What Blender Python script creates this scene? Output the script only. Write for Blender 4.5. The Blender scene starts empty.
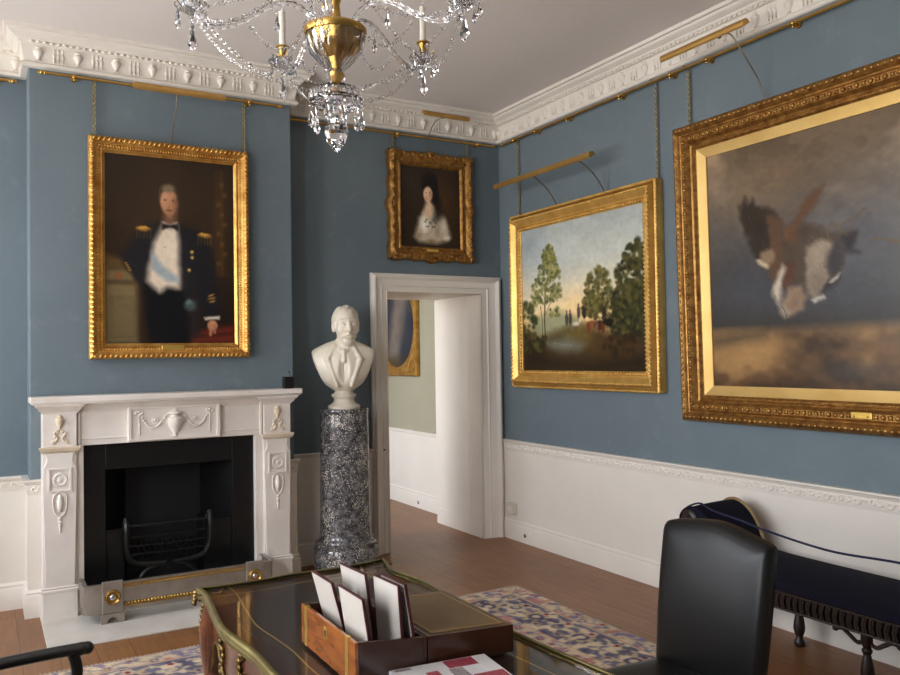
import bpy, math, random
import numpy as np
from mathutils import Vector, Matrix
random.seed(7)
RNG = np.random.default_rng(11)
C = bpy.context.scene.collection
PI = math.pi
R = math.radians

# ------------------------------------------------------------------ colour / materials
def lin(c):
    out = []
    for v in c[:3]:
        v = v / 255.0
        out.append(v / 12.92 if v <= 0.04045 else ((v + 0.055) / 1.055) ** 2.4)
    return (out[0], out[1], out[2], 1.0)

class NT:
    def __init__(self, name):
        self.m = bpy.data.materials.new(name); self.m.use_nodes = True
        self.t = self.m.node_tree; self.n = self.t.nodes
        self.b = self.n['Principled BSDF']
    def node(self, typ, **kw):
        x = self.n.new(typ)
        for k, v in kw.items():
            if k in x.inputs: x.inputs[k].default_value = v
            else: setattr(x, k, v)
        return x
    def link(self, a, b): self.t.links.new(a, b)
    def coord(self, scale=(1, 1, 1), rot=(0, 0, 0)):
        tc = self.node('ShaderNodeTexCoord'); mp = self.node('ShaderNodeMapping')
        mp.inputs['Scale'].default_value = scale; mp.inputs['Rotation'].default_value = rot
        self.link(tc.outputs['Object'], mp.inputs['Vector']); return mp.outputs['Vector']
    def noise(self, vec, scale, detail=4, rough=0.55):
        x = self.node('ShaderNodeTexNoise'); x.inputs['Scale'].default_value = scale
        x.inputs['Detail'].default_value = detail; x.inputs['Roughness'].default_value = rough
        self.link(vec, x.inputs['Vector']); return x.outputs['Fac']
    def ramp(self, fac, stops):
        r = self.node('ShaderNodeValToRGB'); e = r.color_ramp.elements
        while len(e) > 1: e.remove(e[-1])
        for i, (p, c) in enumerate(stops):
            el = e[0] if i == 0 else e.new(p)
            el.position = p; el.color = lin(c)
        self.link(fac, r.inputs['Fac']); return r.outputs['Color']
    def bump(self, fac, strength=0.1, dist=0.01):
        b = self.node('ShaderNodeBump'); b.inputs['Strength'].default_value = strength
        b.inputs['Distance'].default_value = dist
        self.link(fac, b.inputs['Height']); self.link(b.outputs['Normal'], self.b.inputs['Normal'])

def mat(name, col, rough=0.5, metal=0.0, spec=0.5, vary=None, scale=8.0, bump=0.0, bscale=60, stretch=(1, 1, 1), coat=0.0):
    k = NT(name); b = k.b
    b.inputs['Roughness'].default_value = rough; b.inputs['Metallic'].default_value = metal
    b.inputs['Specular IOR Level'].default_value = spec
    if coat:
        b.inputs['Coat Weight'].default_value = coat; b.inputs['Coat Roughness'].default_value = 0.08
    v = k.coord(stretch)
    f = k.noise(v, scale)
    c2 = vary if vary is not None else tuple(max(0, x * 0.94) for x in col)
    k.link(k.ramp(f, [(0.3, c2), (0.7, col)]), b.inputs['Base Color'])
    if bump: k.bump(k.noise(v, bscale, 3), bump, 0.004)
    return k.m

M = {}
def blue_wall():
    k = NT('blue_wall_paint'); v = k.coord()
    a = k.noise(v, 1.3, 5, 0.6)
    col = k.ramp(a, [(0.25, (100, 113, 121)), (0.55, (106, 119, 126)), (0.8, (114, 126, 132))])
    p = k.noise(v, 5.5, 6, 0.7)
    pr = k.ramp(p, [(0.56, (0, 0, 0)), (0.72, (190, 190, 190))])
    mx = k.node('ShaderNodeMix', data_type='RGBA'); k.link(pr, mx.inputs['Factor'])
    k.link(col, mx.inputs['A']); mx.inputs['B'].default_value = lin((124, 134, 139))
    k.link(mx.outputs['Result'], k.b.inputs['Base Color'])
    k.b.inputs['Roughness'].default_value = 0.6; k.b.inputs['Specular IOR Level'].default_value = 0.3
    k.bump(k.noise(v, 9, 5), 0.12, 0.01)
    return k.m
M['blue'] = blue_wall()
M['white'] = mat('white_woodwork_paint', (228, 221, 211), 0.42, vary=(222, 215, 204), scale=2.5, bump=0.03, bscale=14)
M['cream'] = mat('cream_plaster', (226, 219, 210), 0.6, vary=(218, 211, 201), scale=3)
M['ceil'] = mat('ceiling_paint', (228, 220, 216), 0.8, vary=(224, 216, 211), scale=1.2)
M['sage'] = mat('sage_wall_paint', (158, 154, 132), 0.6, vary=(152, 148, 127), scale=1.5)
M['marble'] = mat('white_statuary_marble', (232, 225, 217), 0.32, vary=(214, 203, 192), scale=3.2, spec=0.5)
M['marble2'] = mat('honey_marble_relief', (226, 212, 190), 0.35, vary=(208, 190, 162), scale=9)
M['bust'] = mat('bust_marble', (226, 217, 200), 0.4, vary=(208, 197, 178), scale=6)
M['gilt'] = mat('gilt_gold', (222, 176, 98), 0.4, 0.8, vary=(176, 122, 54), scale=14, bump=0.15, bscale=70)
M['gilt_dark'] = mat('aged_gilt', (186, 140, 76), 0.42, 0.78, vary=(122, 82, 38), scale=26, bump=0.25, bscale=60)
M['gilt_flat'] = mat('matt_gilt_slip', (218, 184, 118), 0.5, 0.7, vary=(200, 164, 96), scale=3, stretch=(1, 1, 1))
M['gilt_bright'] = mat('bright_gilt', (236, 194, 112), 0.38, 0.6, vary=(206, 158, 80), scale=10, bump=0.12, bscale=90)
M['brass'] = mat('polished_brass', (200, 160, 84), 0.3, 0.95, vary=(170, 130, 64), scale=9)
M['lamp_brass'] = mat('satin_brass_lamp', (206, 164, 96), 0.42, 0.8, vary=(192, 150, 84), scale=6)
M['chain'] = mat('dull_brass_chain', (160, 146, 104), 0.5, 0.5)
M['cable'] = mat('grey_brown_flex', (120, 108, 92), 0.4, 0.5)
M['iron'] = mat('blackened_cast_iron', (15, 15, 16), 0.33, 0.1, vary=(8, 8, 9), scale=12, bump=0.1, bscale=90)
M['soot'] = mat('sooty_back', (15, 15, 16), 0.75, vary=(9, 9, 9), scale=6)
M['steel'] = mat('burnished_steel', (180, 172, 162), 0.42, 0.85, vary=(156, 148, 138), scale=10)
M['glassknob'] = mat('white_steel_boss', (196, 196, 200), 0.15, 0.9)
M['hearth'] = mat('white_hearth_stone', (214, 208, 198), 0.45, vary=(196, 188, 176), scale=4)
M['black_plastic'] = mat('black_plastic', (14, 14, 15), 0.35)
M['chrome'] = mat('chrome_hook', (200, 200, 205), 0.15, 1.0)
M['plastic'] = mat('white_plastic', (214, 209, 196), 0.4)
M['leather'] = mat('black_leather', (11, 11, 12), 0.38, spec=0.42, vary=(8, 8, 9), scale=5, bump=0.06, bscale=220)
M['black_lacquer'] = mat('black_lacquered_wood', (13, 12, 12), 0.28, spec=0.5)
M['navy'] = mat('navy_velvet', (15, 15, 32), 0.85, vary=(11, 11, 24), scale=5, spec=0.2)
M['navy_rope'] = mat('navy_rope', (22, 24, 58), 0.8)
M['oak'] = mat('dark_carved_oak', (48, 30, 24), 0.42, vary=(28, 17, 13), scale=18, bump=0.2, bscale=60)
M['braid'] = mat('old_gold_braid', (150, 124, 76), 0.6, vary=(118, 94, 54), scale=60)
M['kingwood'] = mat('kingwood_veneer', (112, 66, 44), 0.28, vary=(70, 38, 26), scale=5, stretch=(1, 1, 6), coat=0.5)
M['ormolu'] = mat('aged_ormolu', (146, 120, 66), 0.36, 0.9, vary=(84, 66, 38), scale=30)
M['ormolu_rim'] = mat('gilt_bronze_rim', (138, 124, 74), 0.38, 0.8, vary=(100, 88, 50), scale=14)
M['desk_leather'] = mat('dark_desk_leather', (60, 44, 34), 0.45, vary=(48, 35, 27), scale=6)
M['tooling'] = mat('gold_tooling', (178, 146, 82), 0.45, 0.25)
M['mahogany'] = mat('polished_mahogany', (160, 92, 38), 0.26, vary=(118, 60, 22), scale=7, stretch=(1, 1, 5), coat=0.6)
M['mahogany_dark'] = mat('dark_mahogany', (70, 36, 20), 0.3, vary=(46, 22, 13), scale=7, coat=0.3)
M['skiver'] = mat('olive_brown_writing_leather', (112, 90, 58), 0.5, vary=(92, 72, 46), scale=7)
M['card'] = mat('ivory_card', (196, 188, 178), 0.6, vary=(188, 180, 169), scale=4)
M['maroon'] = mat('maroon_card_edge', (70, 22, 26), 0.5)
M['paper'] = mat('magazine_paper', (222, 218, 216), 0.3)
M['ink_red'] = mat('magazine_red_print', (142, 34, 56), 0.3, vary=(170, 90, 96), scale=60)
M['ink_grey'] = mat('magazine_grey_print', (104, 98, 98), 0.3, vary=(170, 160, 156), scale=80)
M['wax'] = mat('ivory_candle', (236, 230, 216), 0.4)
M['plate'] = mat('brass_name_plate', (224, 186, 96), 0.35, 0.8)
M['ebony'] = mat('ebonised_wood', (13, 12, 12), 0.3)
M['sky_ground'] = mat('gravel_court', (150, 146, 136), 0.9)

def glass_mat():
    k = NT('cut_crystal'); b = k.b
    b.inputs['Base Color'].default_value = (0.97, 0.97, 1.0, 1); b.inputs['Roughness'].default_value = 0.02
    b.inputs['IOR'].default_value = 1.55; b.inputs['Transmission Weight'].default_value = 1.0
    return k.m
M['crystal'] = glass_mat()
def pane_mat():
    m = bpy.data.materials.new('clear_pane'); m.use_nodes = True; t = m.node_tree; t.nodes.clear()
    o = t.nodes.new('ShaderNodeOutputMaterial'); mx = t.nodes.new('ShaderNodeMixShader')
    fr = t.nodes.new('ShaderNodeFresnel'); fr.inputs['IOR'].default_value = 1.9
    tr = t.nodes.new('ShaderNodeBsdfTransparent'); gl = t.nodes.new('ShaderNodeBsdfGlossy'); gl.inputs['Roughness'].default_value = 0.015
    ge = t.nodes.new('ShaderNodeNewGeometry'); ml = t.nodes.new('ShaderNodeMath'); ml.operation = 'MULTIPLY_ADD'     # inner faces of the thin sheet only transmit
    t.links.new(ge.outputs['Backfacing'], ml.inputs[0]); ml.inputs[1].default_value = -1; ml.inputs[2].default_value = 1
    m2 = t.nodes.new('ShaderNodeMath'); m2.operation = 'MULTIPLY'; t.links.new(fr.outputs[0], m2.inputs[0]); t.links.new(ml.outputs[0], m2.inputs[1])
    t.links.new(m2.outputs[0], mx.inputs[0]); t.links.new(tr.outputs[0], mx.inputs[1]); t.links.new(gl.outputs[0], mx.inputs[2])
    t.links.new(mx.outputs[0], o.inputs[0]); return m
M['pane'] = pane_mat()

def floor_mat():
    k = NT('oak_floorboards'); v = k.coord((1, 1, 1), (0, 0, R(90)))
    br = k.node('ShaderNodeTexBrick'); br.offset = 0.37; br.squash = 1.0
    br.inputs['Scale'].default_value = 1.0; br.inputs['Brick Width'].default_value = 2.3; br.inputs['Row Height'].default_value = 0.17
    br.inputs['Mortar Size'].default_value = 0.003; br.inputs['Mortar Smooth'].default_value = 0.4
    br.inputs['Color1'].default_value = lin((164, 114, 71)); br.inputs['Color2'].default_value = lin((152, 104, 63))
    br.inputs['Mortar'].default_value = lin((112, 74, 46)); k.link(v, br.inputs['Vector'])
    g = k.noise(k.coord((14, 1.2, 1)), 3.0, 6, 0.65)
    gr = k.ramp(g, [(0.3, (150, 140, 130)), (0.7, (255, 255, 255))])
    big = k.ramp(k.noise(v, 1.1, 3), [(0.3, (190, 180, 172)), (0.7, (255, 255, 255))])
    m1 = k.node('ShaderNodeMix', data_type='RGBA', blend_type='MULTIPLY'); m1.inputs['Factor'].default_value = 0.5
    k.link(br.outputs['Color'], m1.inputs['A']); k.link(gr, m1.inputs['B'])
    m2 = k.node('ShaderNodeMix', data_type='RGBA', blend_type='MULTIPLY'); m2.inputs['Factor'].default_value = 0.7
    k.link(m1.outputs['Result'], m2.inputs['A']); k.link(big, m2.inputs['B'])
    k.link(m2.outputs['Result'], k.b.inputs['Base Color'])
    k.b.inputs['Roughness'].default_value = 0.38; k.b.inputs['Specular IOR Level'].default_value = 0.4
    k.bump(g, 0.05, 0.004)
    return k.m
M['floor'] = floor_mat()

def speckled_marble():
    k = NT('dark_fossil_marble'); v = k.coord()
    a = k.noise(v, 22, 6, 0.7)
    base = k.ramp(a, [(0.36, (44, 43, 45)), (0.52, (88, 86, 88)), (0.64, (130, 127, 125))])
    w = k.node('ShaderNodeTexVoronoi'); w.inputs['Scale'].default_value = 80
    k.link(v, w.inputs['Vector'])
    cl = k.noise(v, 9, 4, 0.7)
    sub = k.node('ShaderNodeMath', operation='MULTIPLY_ADD'); k.link(cl, sub.inputs[0]); sub.inputs[1].default_value = 1.5; sub.inputs[2].default_value = -0.46
    ds = k.node('ShaderNodeMath', operation='SUBTRACT'); k.link(sub.outputs[0], ds.inputs[0]); k.link(w.outputs['Distance'], ds.inputs[1])
    fl = k.ramp(ds.outputs[0], [(0.0, (0, 0, 0)), (0.05, (255, 255, 255))])
    mx = k.node('ShaderNodeMix', data_type='RGBA'); k.link(fl, mx.inputs['Factor']); k.link(base, mx.inputs['A'])
    mx.inputs['B'].default_value = lin((188, 180, 166))
    k.link(mx.outputs['Result'], k.b.inputs['Base Color']); k.b.inputs['Roughness'].default_value = 0.12
    return k.m
M['fossil'] = speckled_marble()

def attr_mat(name, rough=0.4, spec=0.4, bump=0.0, bscale=300):
    k = NT(name); a = k.node('ShaderNodeAttribute'); a.attribute_name = 'Col'
    k.link(a.outputs['Color'], k.b.inputs['Base Color'])
    k.b.inputs['Roughness'].default_value = rough; k.b.inputs['Specular IOR Level'].default_value = spec
    if bump: k.bump(k.noise(k.coord(), bscale, 3), bump, 0.004)
    return k.m
M['oil'] = attr_mat('varnished_oil_paint', 0.32, 0.35, 0.05, 120)
M['rug'] = attr_mat('knotted_wool', 0.95, 0.1, 0.3, 260)

# ------------------------------------------------------------------ mesh builder
ORI = {}
class MB:
    def __init__(self): self.v = []; self.f = []
    def add(self, vs, fs):
        o = len(self.v); self.v.extend([tuple(p) for p in vs]); self.f.extend([tuple(i + o for i in f) for f in fs]); return self
    def box(self, x0, x1, y0, y1, z0, z1):
        x0, x1 = sorted((x0, x1)); y0, y1 = sorted((y0, y1)); z0, z1 = sorted((z0, z1))
        return self.add([(x0, y0, z0), (x1, y0, z0), (x1, y1, z0), (x0, y1, z0), (x0, y0, z1), (x1, y0, z1), (x1, y1, z1), (x0, y1, z1)],
                        [(0, 3, 2, 1), (4, 5, 6, 7), (0, 1, 5, 4), (1, 2, 6, 5), (2, 3, 7, 6), (3, 0, 4, 7)])
    def hexa(self, lo, hi):
        return self.add(list(lo) + list(hi), [(0, 3, 2, 1), (4, 5, 6, 7), (0, 1, 5, 4), (1, 2, 6, 5), (2, 3, 7, 6), (3, 0, 4, 7)])
    def ell(self, c, r, nu=8, nv=5, rot=None):
        if not hasattr(r, '__len__'): r = (r, r, r)
        vs = []
        for j in range(1, nv):
            t = PI * j / nv
            for i in range(nu):
                a = 2 * PI * i / nu; vs.append(Vector((r[0] * math.sin(t) * math.cos(a), r[1] * math.sin(t) * math.sin(a), r[2] * math.cos(t))))
        vs.append(Vector((0, 0, r[2]))); vs.append(Vector((0, 0, -r[2])))
        if rot is not None: vs = [rot @ p for p in vs]
        vs = [p + Vector(c) for p in vs]; fs = []
        for j in range(nv - 2):
            for i in range(nu): fs.append((j * nu + i, (j + 1) * nu + i, (j + 1) * nu + (i + 1) % nu, j * nu + (i + 1) % nu))
        T = len(vs) - 2; B = T + 1; q = (nv - 2) * nu
        for i in range(nu):
            fs.append((T, i, (i + 1) % nu)); fs.append((B, q + (i + 1) % nu, q + i))
        return self.add(vs, fs)
    def lathe(self, prof, c=(0, 0, 0), n=24, rot=None, lobes=0, lob=0.0, ang=2 * PI):
        vs = []; fs = []; k = len(prof); full = abs(ang - 2 * PI) < 1e-6; cols = n if full else n + 1
        for i in range(cols):
            a = ang * i / n
            m = 1 + (lob * math.cos(lobes * a) if lobes else 0)
            for r, z in prof:
                p = Vector((r * m * math.cos(a), r * m * math.sin(a), z))
                if rot is not None: p = rot @ p
                vs.append(p + Vector(c))
        for i in range(n):
            j = (i + 1) % cols
            for q in range(k - 1): fs.append((i * k + q, j * k + q, j * k + q + 1, i * k + q + 1))
        if full:
            if prof[0][0] > 1e-5: fs.append(tuple(i * k for i in reversed(range(n))))
            if prof[-1][0] > 1e-5: fs.append(tuple(i * k + k - 1 for i in range(n)))
        return self.add(vs, fs)
    def tube(self, path, r, n=8, cap=True, closed=False, tw=0.0, ell=None):
        P = [Vector(p) for p in path]; N = len(P)
        rr = r if hasattr(r, '__len__') else [r] * N
        T = []
        for i in range(N):
            a = P[(i - 1) % N] if (closed or i > 0) else P[i]; b = P[(i + 1) % N] if (closed or i < N - 1) else P[i]
            T.append((b - a).normalized())
        up = Vector((0, 0, 1)) if abs(T[0].z) < 0.9 else Vector((1, 0, 0))
        u = (up - T[0] * up.dot(T[0])).normalized(); vs = []; fs = []
        for i in range(N):
            u = (u - T[i] * u.dot(T[i])).normalized(); w = T[i].cross(u)
            for k in range(n):
                a = 2 * PI * k / n + tw * i
                e0, e1 = ell if ell else (1, 1)
                vs.append(P[i] + (u * math.cos(a) * e0 + w * math.sin(a) * e1) * rr[i])
        for i in range(N if closed else N - 1):
            j = (i + 1) % N
            for k in range(n): fs.append((i * n + k, i * n + (k + 1) % n, j * n + (k + 1) % n, j * n + k))
        if cap and not closed:
            fs.append(tuple(reversed(range(n)))); fs.append(tuple(range((N - 1) * n, N * n)))
        return self.add(vs, fs)
    def prism(self, poly, fn, d0, d1):
        """poly: 2D outline; fn(a,b,d)->xyz"""
        n = len(poly)
        vs = [fn(a, b, d0) for a, b in poly] + [fn(a, b, d1) for a, b in poly]
        if n > 30:
            from mathutils.geometry import tessellate_polygon
            T = tessellate_polygon([[Vector((a, b, 0)) for a, b in poly]])
            return self.add(vs, [t[::-1] for t in T] + [tuple(i + n for i in t) for t in T] + [(i, (i + 1) % n, n + (i + 1) % n, n + i) for i in range(n)])
        return self.add(vs, [tuple(range(n))[::-1], tuple(range(n, 2 * n))] + [(i, (i + 1) % n, n + (i + 1) % n, n + i) for i in range(n)])
    def sweep(self, path, prof, closed=False):
        """plan path (x,y), profile (d,z): d is measured to the right of the travel direction"""
        P = [Vector(p) for p in path]; N = len(P); k = len(prof)
        segs = N if closed else N - 1; nr = []
        for i in range(segs):
            d = (P[(i + 1) % N] - P[i]).normalized(); nr.append(Vector((d.y, -d.x)))
        vs = []
        for i in range(N):
            if closed or 0 < i < N - 1:
                a = nr[(i - 1) % segs]; b = nr[i % segs]; o = (a + b) / (1 + a.dot(b))
            else: o = nr[0] if i == 0 else nr[-1]
            for d, z in prof: vs.append((P[i].x + o.x * d, P[i].y + o.y * d, z))
        fs = []
        for i in range(segs):
            j = (i + 1) % N
            for q in range(k - 1): fs.append((i * k + q, i * k + q + 1, j * k + q + 1, j * k + q))
        if not closed:
            fs.append(tuple(range(k))[::-1]); fs.append(tuple(range((N - 1) * k, N * k)))
        return self.add(vs, fs)
    def grid(self, rows):
        o = []; nr = len(rows); nc = len(rows[0])
        for r in rows: o.extend(r)
        return self.add(o, [(i * nc + j, i * nc + j + 1, (i + 1) * nc + j + 1, (i + 1) * nc + j) for i in range(nr - 1) for j in range(nc - 1)])
    def build(self, name, m, parent=None, smooth=35, bevel=0, segs=2, fix=True, origin=None, sub=0):
        me = bpy.data.meshes.new(name)
        off = Vector(ORI.get(parent.name, (0, 0, 0))) if parent else Vector(origin or (0, 0, 0))
        me.from_pydata([Vector(p) - off for p in self.v], [], self.f)
        if fix:
            import bmesh
            b = bmesh.new(); b.from_mesh(me); bmesh.ops.recalc_face_normals(b, faces=b.faces); b.to_mesh(me); b.free()
        me.materials.append(M[m] if isinstance(m, str) else m)
        o = bpy.data.objects.new(name, me); C.objects.link(o)
        if parent: o.parent = parent; ORI[o.name] = off
        else: o.location = off; ORI[o.name] = off
        if smooth:
            me.polygons.foreach_set('use_smooth', [True] * len(me.polygons))
            me.set_sharp_from_angle(angle=R(smooth))
        if bevel:
            q = o.modifiers.new('edge', 'BEVEL'); q.width = bevel; q.segments = segs; q.limit_method = 'ANGLE'; q.angle_limit = R(40)
            q.harden_normals = False
        if sub:
            q = o.modifiers.new('sub', 'SUBSURF'); q.levels = sub; q.render_levels = sub
        return o

def tag(o, label=None, cat=None, group=None, kind=None):
    if label: o['label'] = label
    if cat: o['category'] = cat
    if group: o['group'] = group
    if kind: o['kind'] = kind
    return o
def thing(name, label, cat, loc, rot=(0, 0, 0), local=False, group=None):
    o = bpy.data.objects.new(name, None); C.objects.link(o); o.location = loc; o.rotation_euler = rot
    o.empty_display_size = 0.1
    ORI[o.name] = (0, 0, 0) if local else tuple(loc)
    return tag(o, label, cat, group)
def struct(name, mb, m, label=None, **kw):
    o = mb.build(name, m, **kw); o['kind'] = 'structure'
    if label: o['label'] = label
    return o
def colour_mesh(name, rows, cols, pts, rgb, m, parent=None, origin=None):
    """pts (rows*cols,3), rgb srgb 0..1"""
    off = np.array(ORI.get(parent.name, (0, 0, 0)) if parent else (origin or (0, 0, 0)))
    me = bpy.data.meshes.new(name); i, j = np.meshgrid(np.arange(rows - 1), np.arange(cols - 1), indexing='ij')
    a = (i * cols + j).ravel(); q = np.stack([a, a + cols, a + cols + 1, a + 1], 1)
    nv, nf = rows * cols, len(q)
    me.vertices.add(nv); me.vertices.foreach_set('co', (pts - off).astype(np.float32).ravel())
    me.loops.add(nf * 4); me.loops.foreach_set('vertex_index', q.astype(np.int32).ravel())
    me.polygons.add(nf); me.polygons.foreach_set('loop_start', np.arange(0, nf * 4, 4, dtype=np.int32))
    me.update(calc_edges=True); me.validate()
    at = me.color_attributes.new('Col', 'FLOAT_COLOR', 'POINT')
    c = np.clip(rgb, 0, 1); l = np.where(c <= 0.04045, c / 12.92, ((c + 0.055) / 1.055) ** 2.4)
    at.data.foreach_set('color', np.concatenate([l, np.ones((nv, 1))], 1).astype(np.float32).ravel())
    me.materials.append(M[m]); o = bpy.data.objects.new(name, me); C.objects.link(o)
    if parent: o.parent = parent
    else: o.location = off
    ORI[o.name] = tuple(off); return o
def lerp(a, b, t): return a + (b - a) * t
def spline(pts, n=8):
    P = [Vector(p) for p in pts]; out = []
    for i in range(len(P) - 1):
        p0 = P[max(i - 1, 0)]; p1 = P[i]; p2 = P[i + 1]; p3 = P[min(i + 2, len(P) - 1)]
        for k in range(n):
            t = k / n
            out.append(0.5 * ((2 * p1) + (p2 - p0) * t + (2 * p0 - 5 * p1 + 4 * p2 - p3) * t * t + (3 * p1 - p0 - 3 * p2 + p3) * t ** 3))
    out.append(P[-1]); return out

# ------------------------------------------------------------------ room numbers (metres)
XL, XR = -1.67, 3.763          # side walls
YF, YB = -1.0, 5.666           # wall behind the camera, back wall
HC = 3.475                     # ceiling
BX0, BX1, BY = 0.243, 1.867, 5.414   # chimney breast
DX0, DX1, DZ = 2.704, 3.553, 2.002   # door opening
YB2 = 6.42                     # far face of the thick wall

# ------------------------------------------------------------------ room shell
struct('floor', MB().box(XL - .3, XR + .3, YF - .3, 10.4, -0.06, 0), 'floor', smooth=0)
struct('ceiling', MB().box(XL - .3, XR + .3, YF - .3, YB + .3, HC, HC + .1), 'ceil', smooth=0)
struct('wall_right', MB().box(XR, XR + .3, YF - .3, YB2, 0, HC), 'blue', smooth=0)
m = MB().box(XL - .3, DX0 - .055, YB, YB2, 0, HC).box(DX1 + .055, XR + .3, YB, YB2, 0, HC).box(DX0 - .055, DX1 + .055, YB, YB2, DZ + .055, HC)
struct('wall_back', m, 'blue', smooth=0)
OX0, OX1, OZ = 0.47, 1.61, 1.03        # hole in the breast behind the chimneypiece
m = MB().prism([(BX0, 0), (OX0, 0), (OX0, OZ), (OX1, OZ), (OX1, 0), (BX1, 0), (BX1, HC - .001), (BX0, HC - .001)], lambda a, b, d: (a, d, b), BY, YB - .001)
struct('wall_chimney', m, 'blue', smooth=0, bevel=0.008)

def wall_with_windows(name, axis, p0, p1, a0, a1, wins, col):
    """wall slab between p0..p1 on its thin axis, running a0..a1, with openings (lo,hi,z0,z1)"""
    m = MB(); cur = a0
    def bx(lo, hi, z0, z1):
        if axis == 'x': m.box(p0, p1, lo, hi, z0, z1)
        else: m.box(lo, hi, p0, p1, z0, z1)
    for lo, hi, z0, z1 in wins:
        bx(cur, lo, 0, HC); bx(lo, hi, 0, z0); bx(lo, hi, z1, HC); cur = hi
    bx(cur, a1, 0, HC)
    return struct(name, m, col, smooth=0)
WL = [(0.25, 1.4, 0.62, 3.05), (2.1, 3.25, 0.62, 3.05), (3.95, 5.1, 0.62, 3.05)]
WFR = []
wall_with_windows('wall_left', 'x', XL - .3, XL, YF - .3, YB, WL, 'blue')
wall_with_windows('wall_front', 'y', YF - .3, YF, XL, XR, WFR, 'blue')
NX0 = 0.6; NY1 = 9.9
WN = [(6.7, 8.3, 0.4, 3.1)]
wall_with_windows('wall_next_left', 'x', NX0 - .3, NX0, YB2, NY1, WN, 'sage')
struct('wall_next_right', MB().box(XR, XR + .3, YB2, NY1, 0, HC), 'sage', smooth=0)
struct('wall_next_back', MB().box(NX0 - .3, XR + .3, NY1, NY1 + .3, 0, HC), 'sage', smooth=0)
struct('ceiling_next', MB().box(NX0 - .3, XR + .3, YB2, NY1 + .3, HC, HC + .1), 'ceil', smooth=0)

wn = [0]
def window(axis, p_in, sgn, lo, hi, z0, z1):
    """sash window set in the outer half of the reveal; sgn = outward direction on the thin axis"""
    wn[0] += 1
    def bx(mb, a0, a1, d0, d1, z0, z1):
        if axis == 'x': return mb.box(p_in + sgn * d0, p_in + sgn * d1, a0, a1, z0, z1)
        return mb.box(a0, a1, p_in + sgn * d0, p_in + sgn * d1, z0, z1)
    f = MB(); w = .06
    bx(f, lo, lo + w, .16, .24, z0, z1); bx(f, hi - w, hi, .16, .24, z0, z1); bx(f, lo + w, hi - w, .16, .24, z0, z0 + w); bx(f, lo + w, hi - w, .16, .24, z1 - w, z1)
    ang = (lo + hi) / 2
    o = struct('window_%d' % wn[0], f, 'white', smooth=0, origin=((p_in + sgn * .2, ang, z0) if axis == 'x' else (ang, p_in + sgn * .2, z0)))
    g = MB()
    for k in (1, 2): a = lerp(lo, hi, k / 3); bx(g, a - .012, a + .012, .185, .215, z0 + w, z1 - w)
    for k in range(1, 6):
        z = lerp(z0, z1, k / 6); t = .03 if k == 3 else .012
        bx(g, lo + w, hi - w, .184, .216, z - t, z + t)
    g.build('glazing_bars', 'white', o, smooth=0)
    bx(MB(), lo + w, hi - w, .198, .202, z0 + w, z1 - w).build('pane', 'pane', o, smooth=0)
    bx(MB(), lo, hi, -.03, .16, z0 - .03, z0).build('sill', 'white', o, smooth=0, bevel=.006)
    L = bpy.data.lights.new('window_portal', 'AREA'); L.shape = 'RECTANGLE'; L.cycles.is_portal = True
    q = bpy.data.objects.new('window_portal', L); C.objects.link(q); c = p_in + sgn * .29
    if axis == 'x':
        q.location = (c, ang, (z0 + z1) / 2); q.rotation_euler = (0, sgn * R(90), 0); L.size = z1 - z0; L.size_y = hi - lo
    else:
        q.location = (ang, c, (z0 + z1) / 2); q.rotation_euler = (-sgn * R(90), 0, 0); L.size = hi - lo; L.size_y = z1 - z0
for w in WL: window('x', XL, -1, *w)
for w in WFR: window('y', YF, -1, *w)
for w in WN: window('x', NX0, -1, *w)

# ------------------------------------------------------------------ cornice with plaster reliefs
room = [(XL, YF), (XL, YB), (BX0, YB), (BX0, BY), (BX1, BY), (BX1, YB), (XR, YB), (XR, YF)]
cor = [(0, 3.258), (.034, 3.258), (.042, 3.265), (.042, 3.280), (.032, 3.288), (.024, 3.293), (.040, 3.392), (.056, 3.396), (.058, 3.406),
       (.068, 3.410), (.073, 3.420), (.088, 3.426), (.106, 3.440), (.112, 3.452), (.128, 3.455), (.130, 3.475), (0, 3.475)]
cornice = struct('trim_1', MB().sweep(room, cor, closed=True), 'cream', smooth=25)
def urn_profile(s): return [(0, 0), (.010 * s, .001 * s), (.005 * s, .008 * s), (.006 * s, .012 * s), (.019 * s, .030 * s), (.021 * s, .043 * s), (.012 * s, .050 * s), (.017 * s, .056 * s), (.009 * s, .062 * s), (0, .067 * s)]
rel = MB(); lf = MB()
def reliefs(x0, y0, x1, y1, every=.108):
    A = Vector((x0, y0, 0)); B = Vector((x1, y1, 0)); L = (B - A).length; d = (B - A) / L; n = Vector((d.y, -d.x, 0)); k = max(1, int(L / every))
    for i in range(k):
        p = A + d * (L * (i + .5) / k)
        if i % 2 == 0:
            c = p + n * .029; rel.lathe(urn_profile(1.38), (c.x, c.y, 3.297), 8)
        else:
            for o in (-.024, 0, .024):
                c = p + d * o + n * .032
                rel.ell((c.x, c.y, 3.372), (.010, .010, .017), 6, 4); rel.ell((c.x, c.y, 3.338), (.0085, .0085, .022), 6, 4); rel.ell((c.x, c.y, 3.307), (.006, .006, .012), 5, 3)
    q = int(L / .036)
    for i in range(q):
        p = A + d * (L * (i + .5) / q) + n * .060
        lf.ell((p.x, p.y, 3.402), (.0125, .0125, .008), 6, 4)
for a, b in ((1, 2), (3, 4), (5, 6), (6, 7)):
    x0, y0 = room[a]; x1, y1 = room[b]
    if a == 1: x0 = -0.6
    if b == 7: y1 = 0.8
    reliefs(x0, y0, x1, y1)
rel.build('urn_and_husk_reliefs', 'cream', cornice, smooth=60); lf.build('leaf_moulding', 'cream', cornice, smooth=60)

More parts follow.
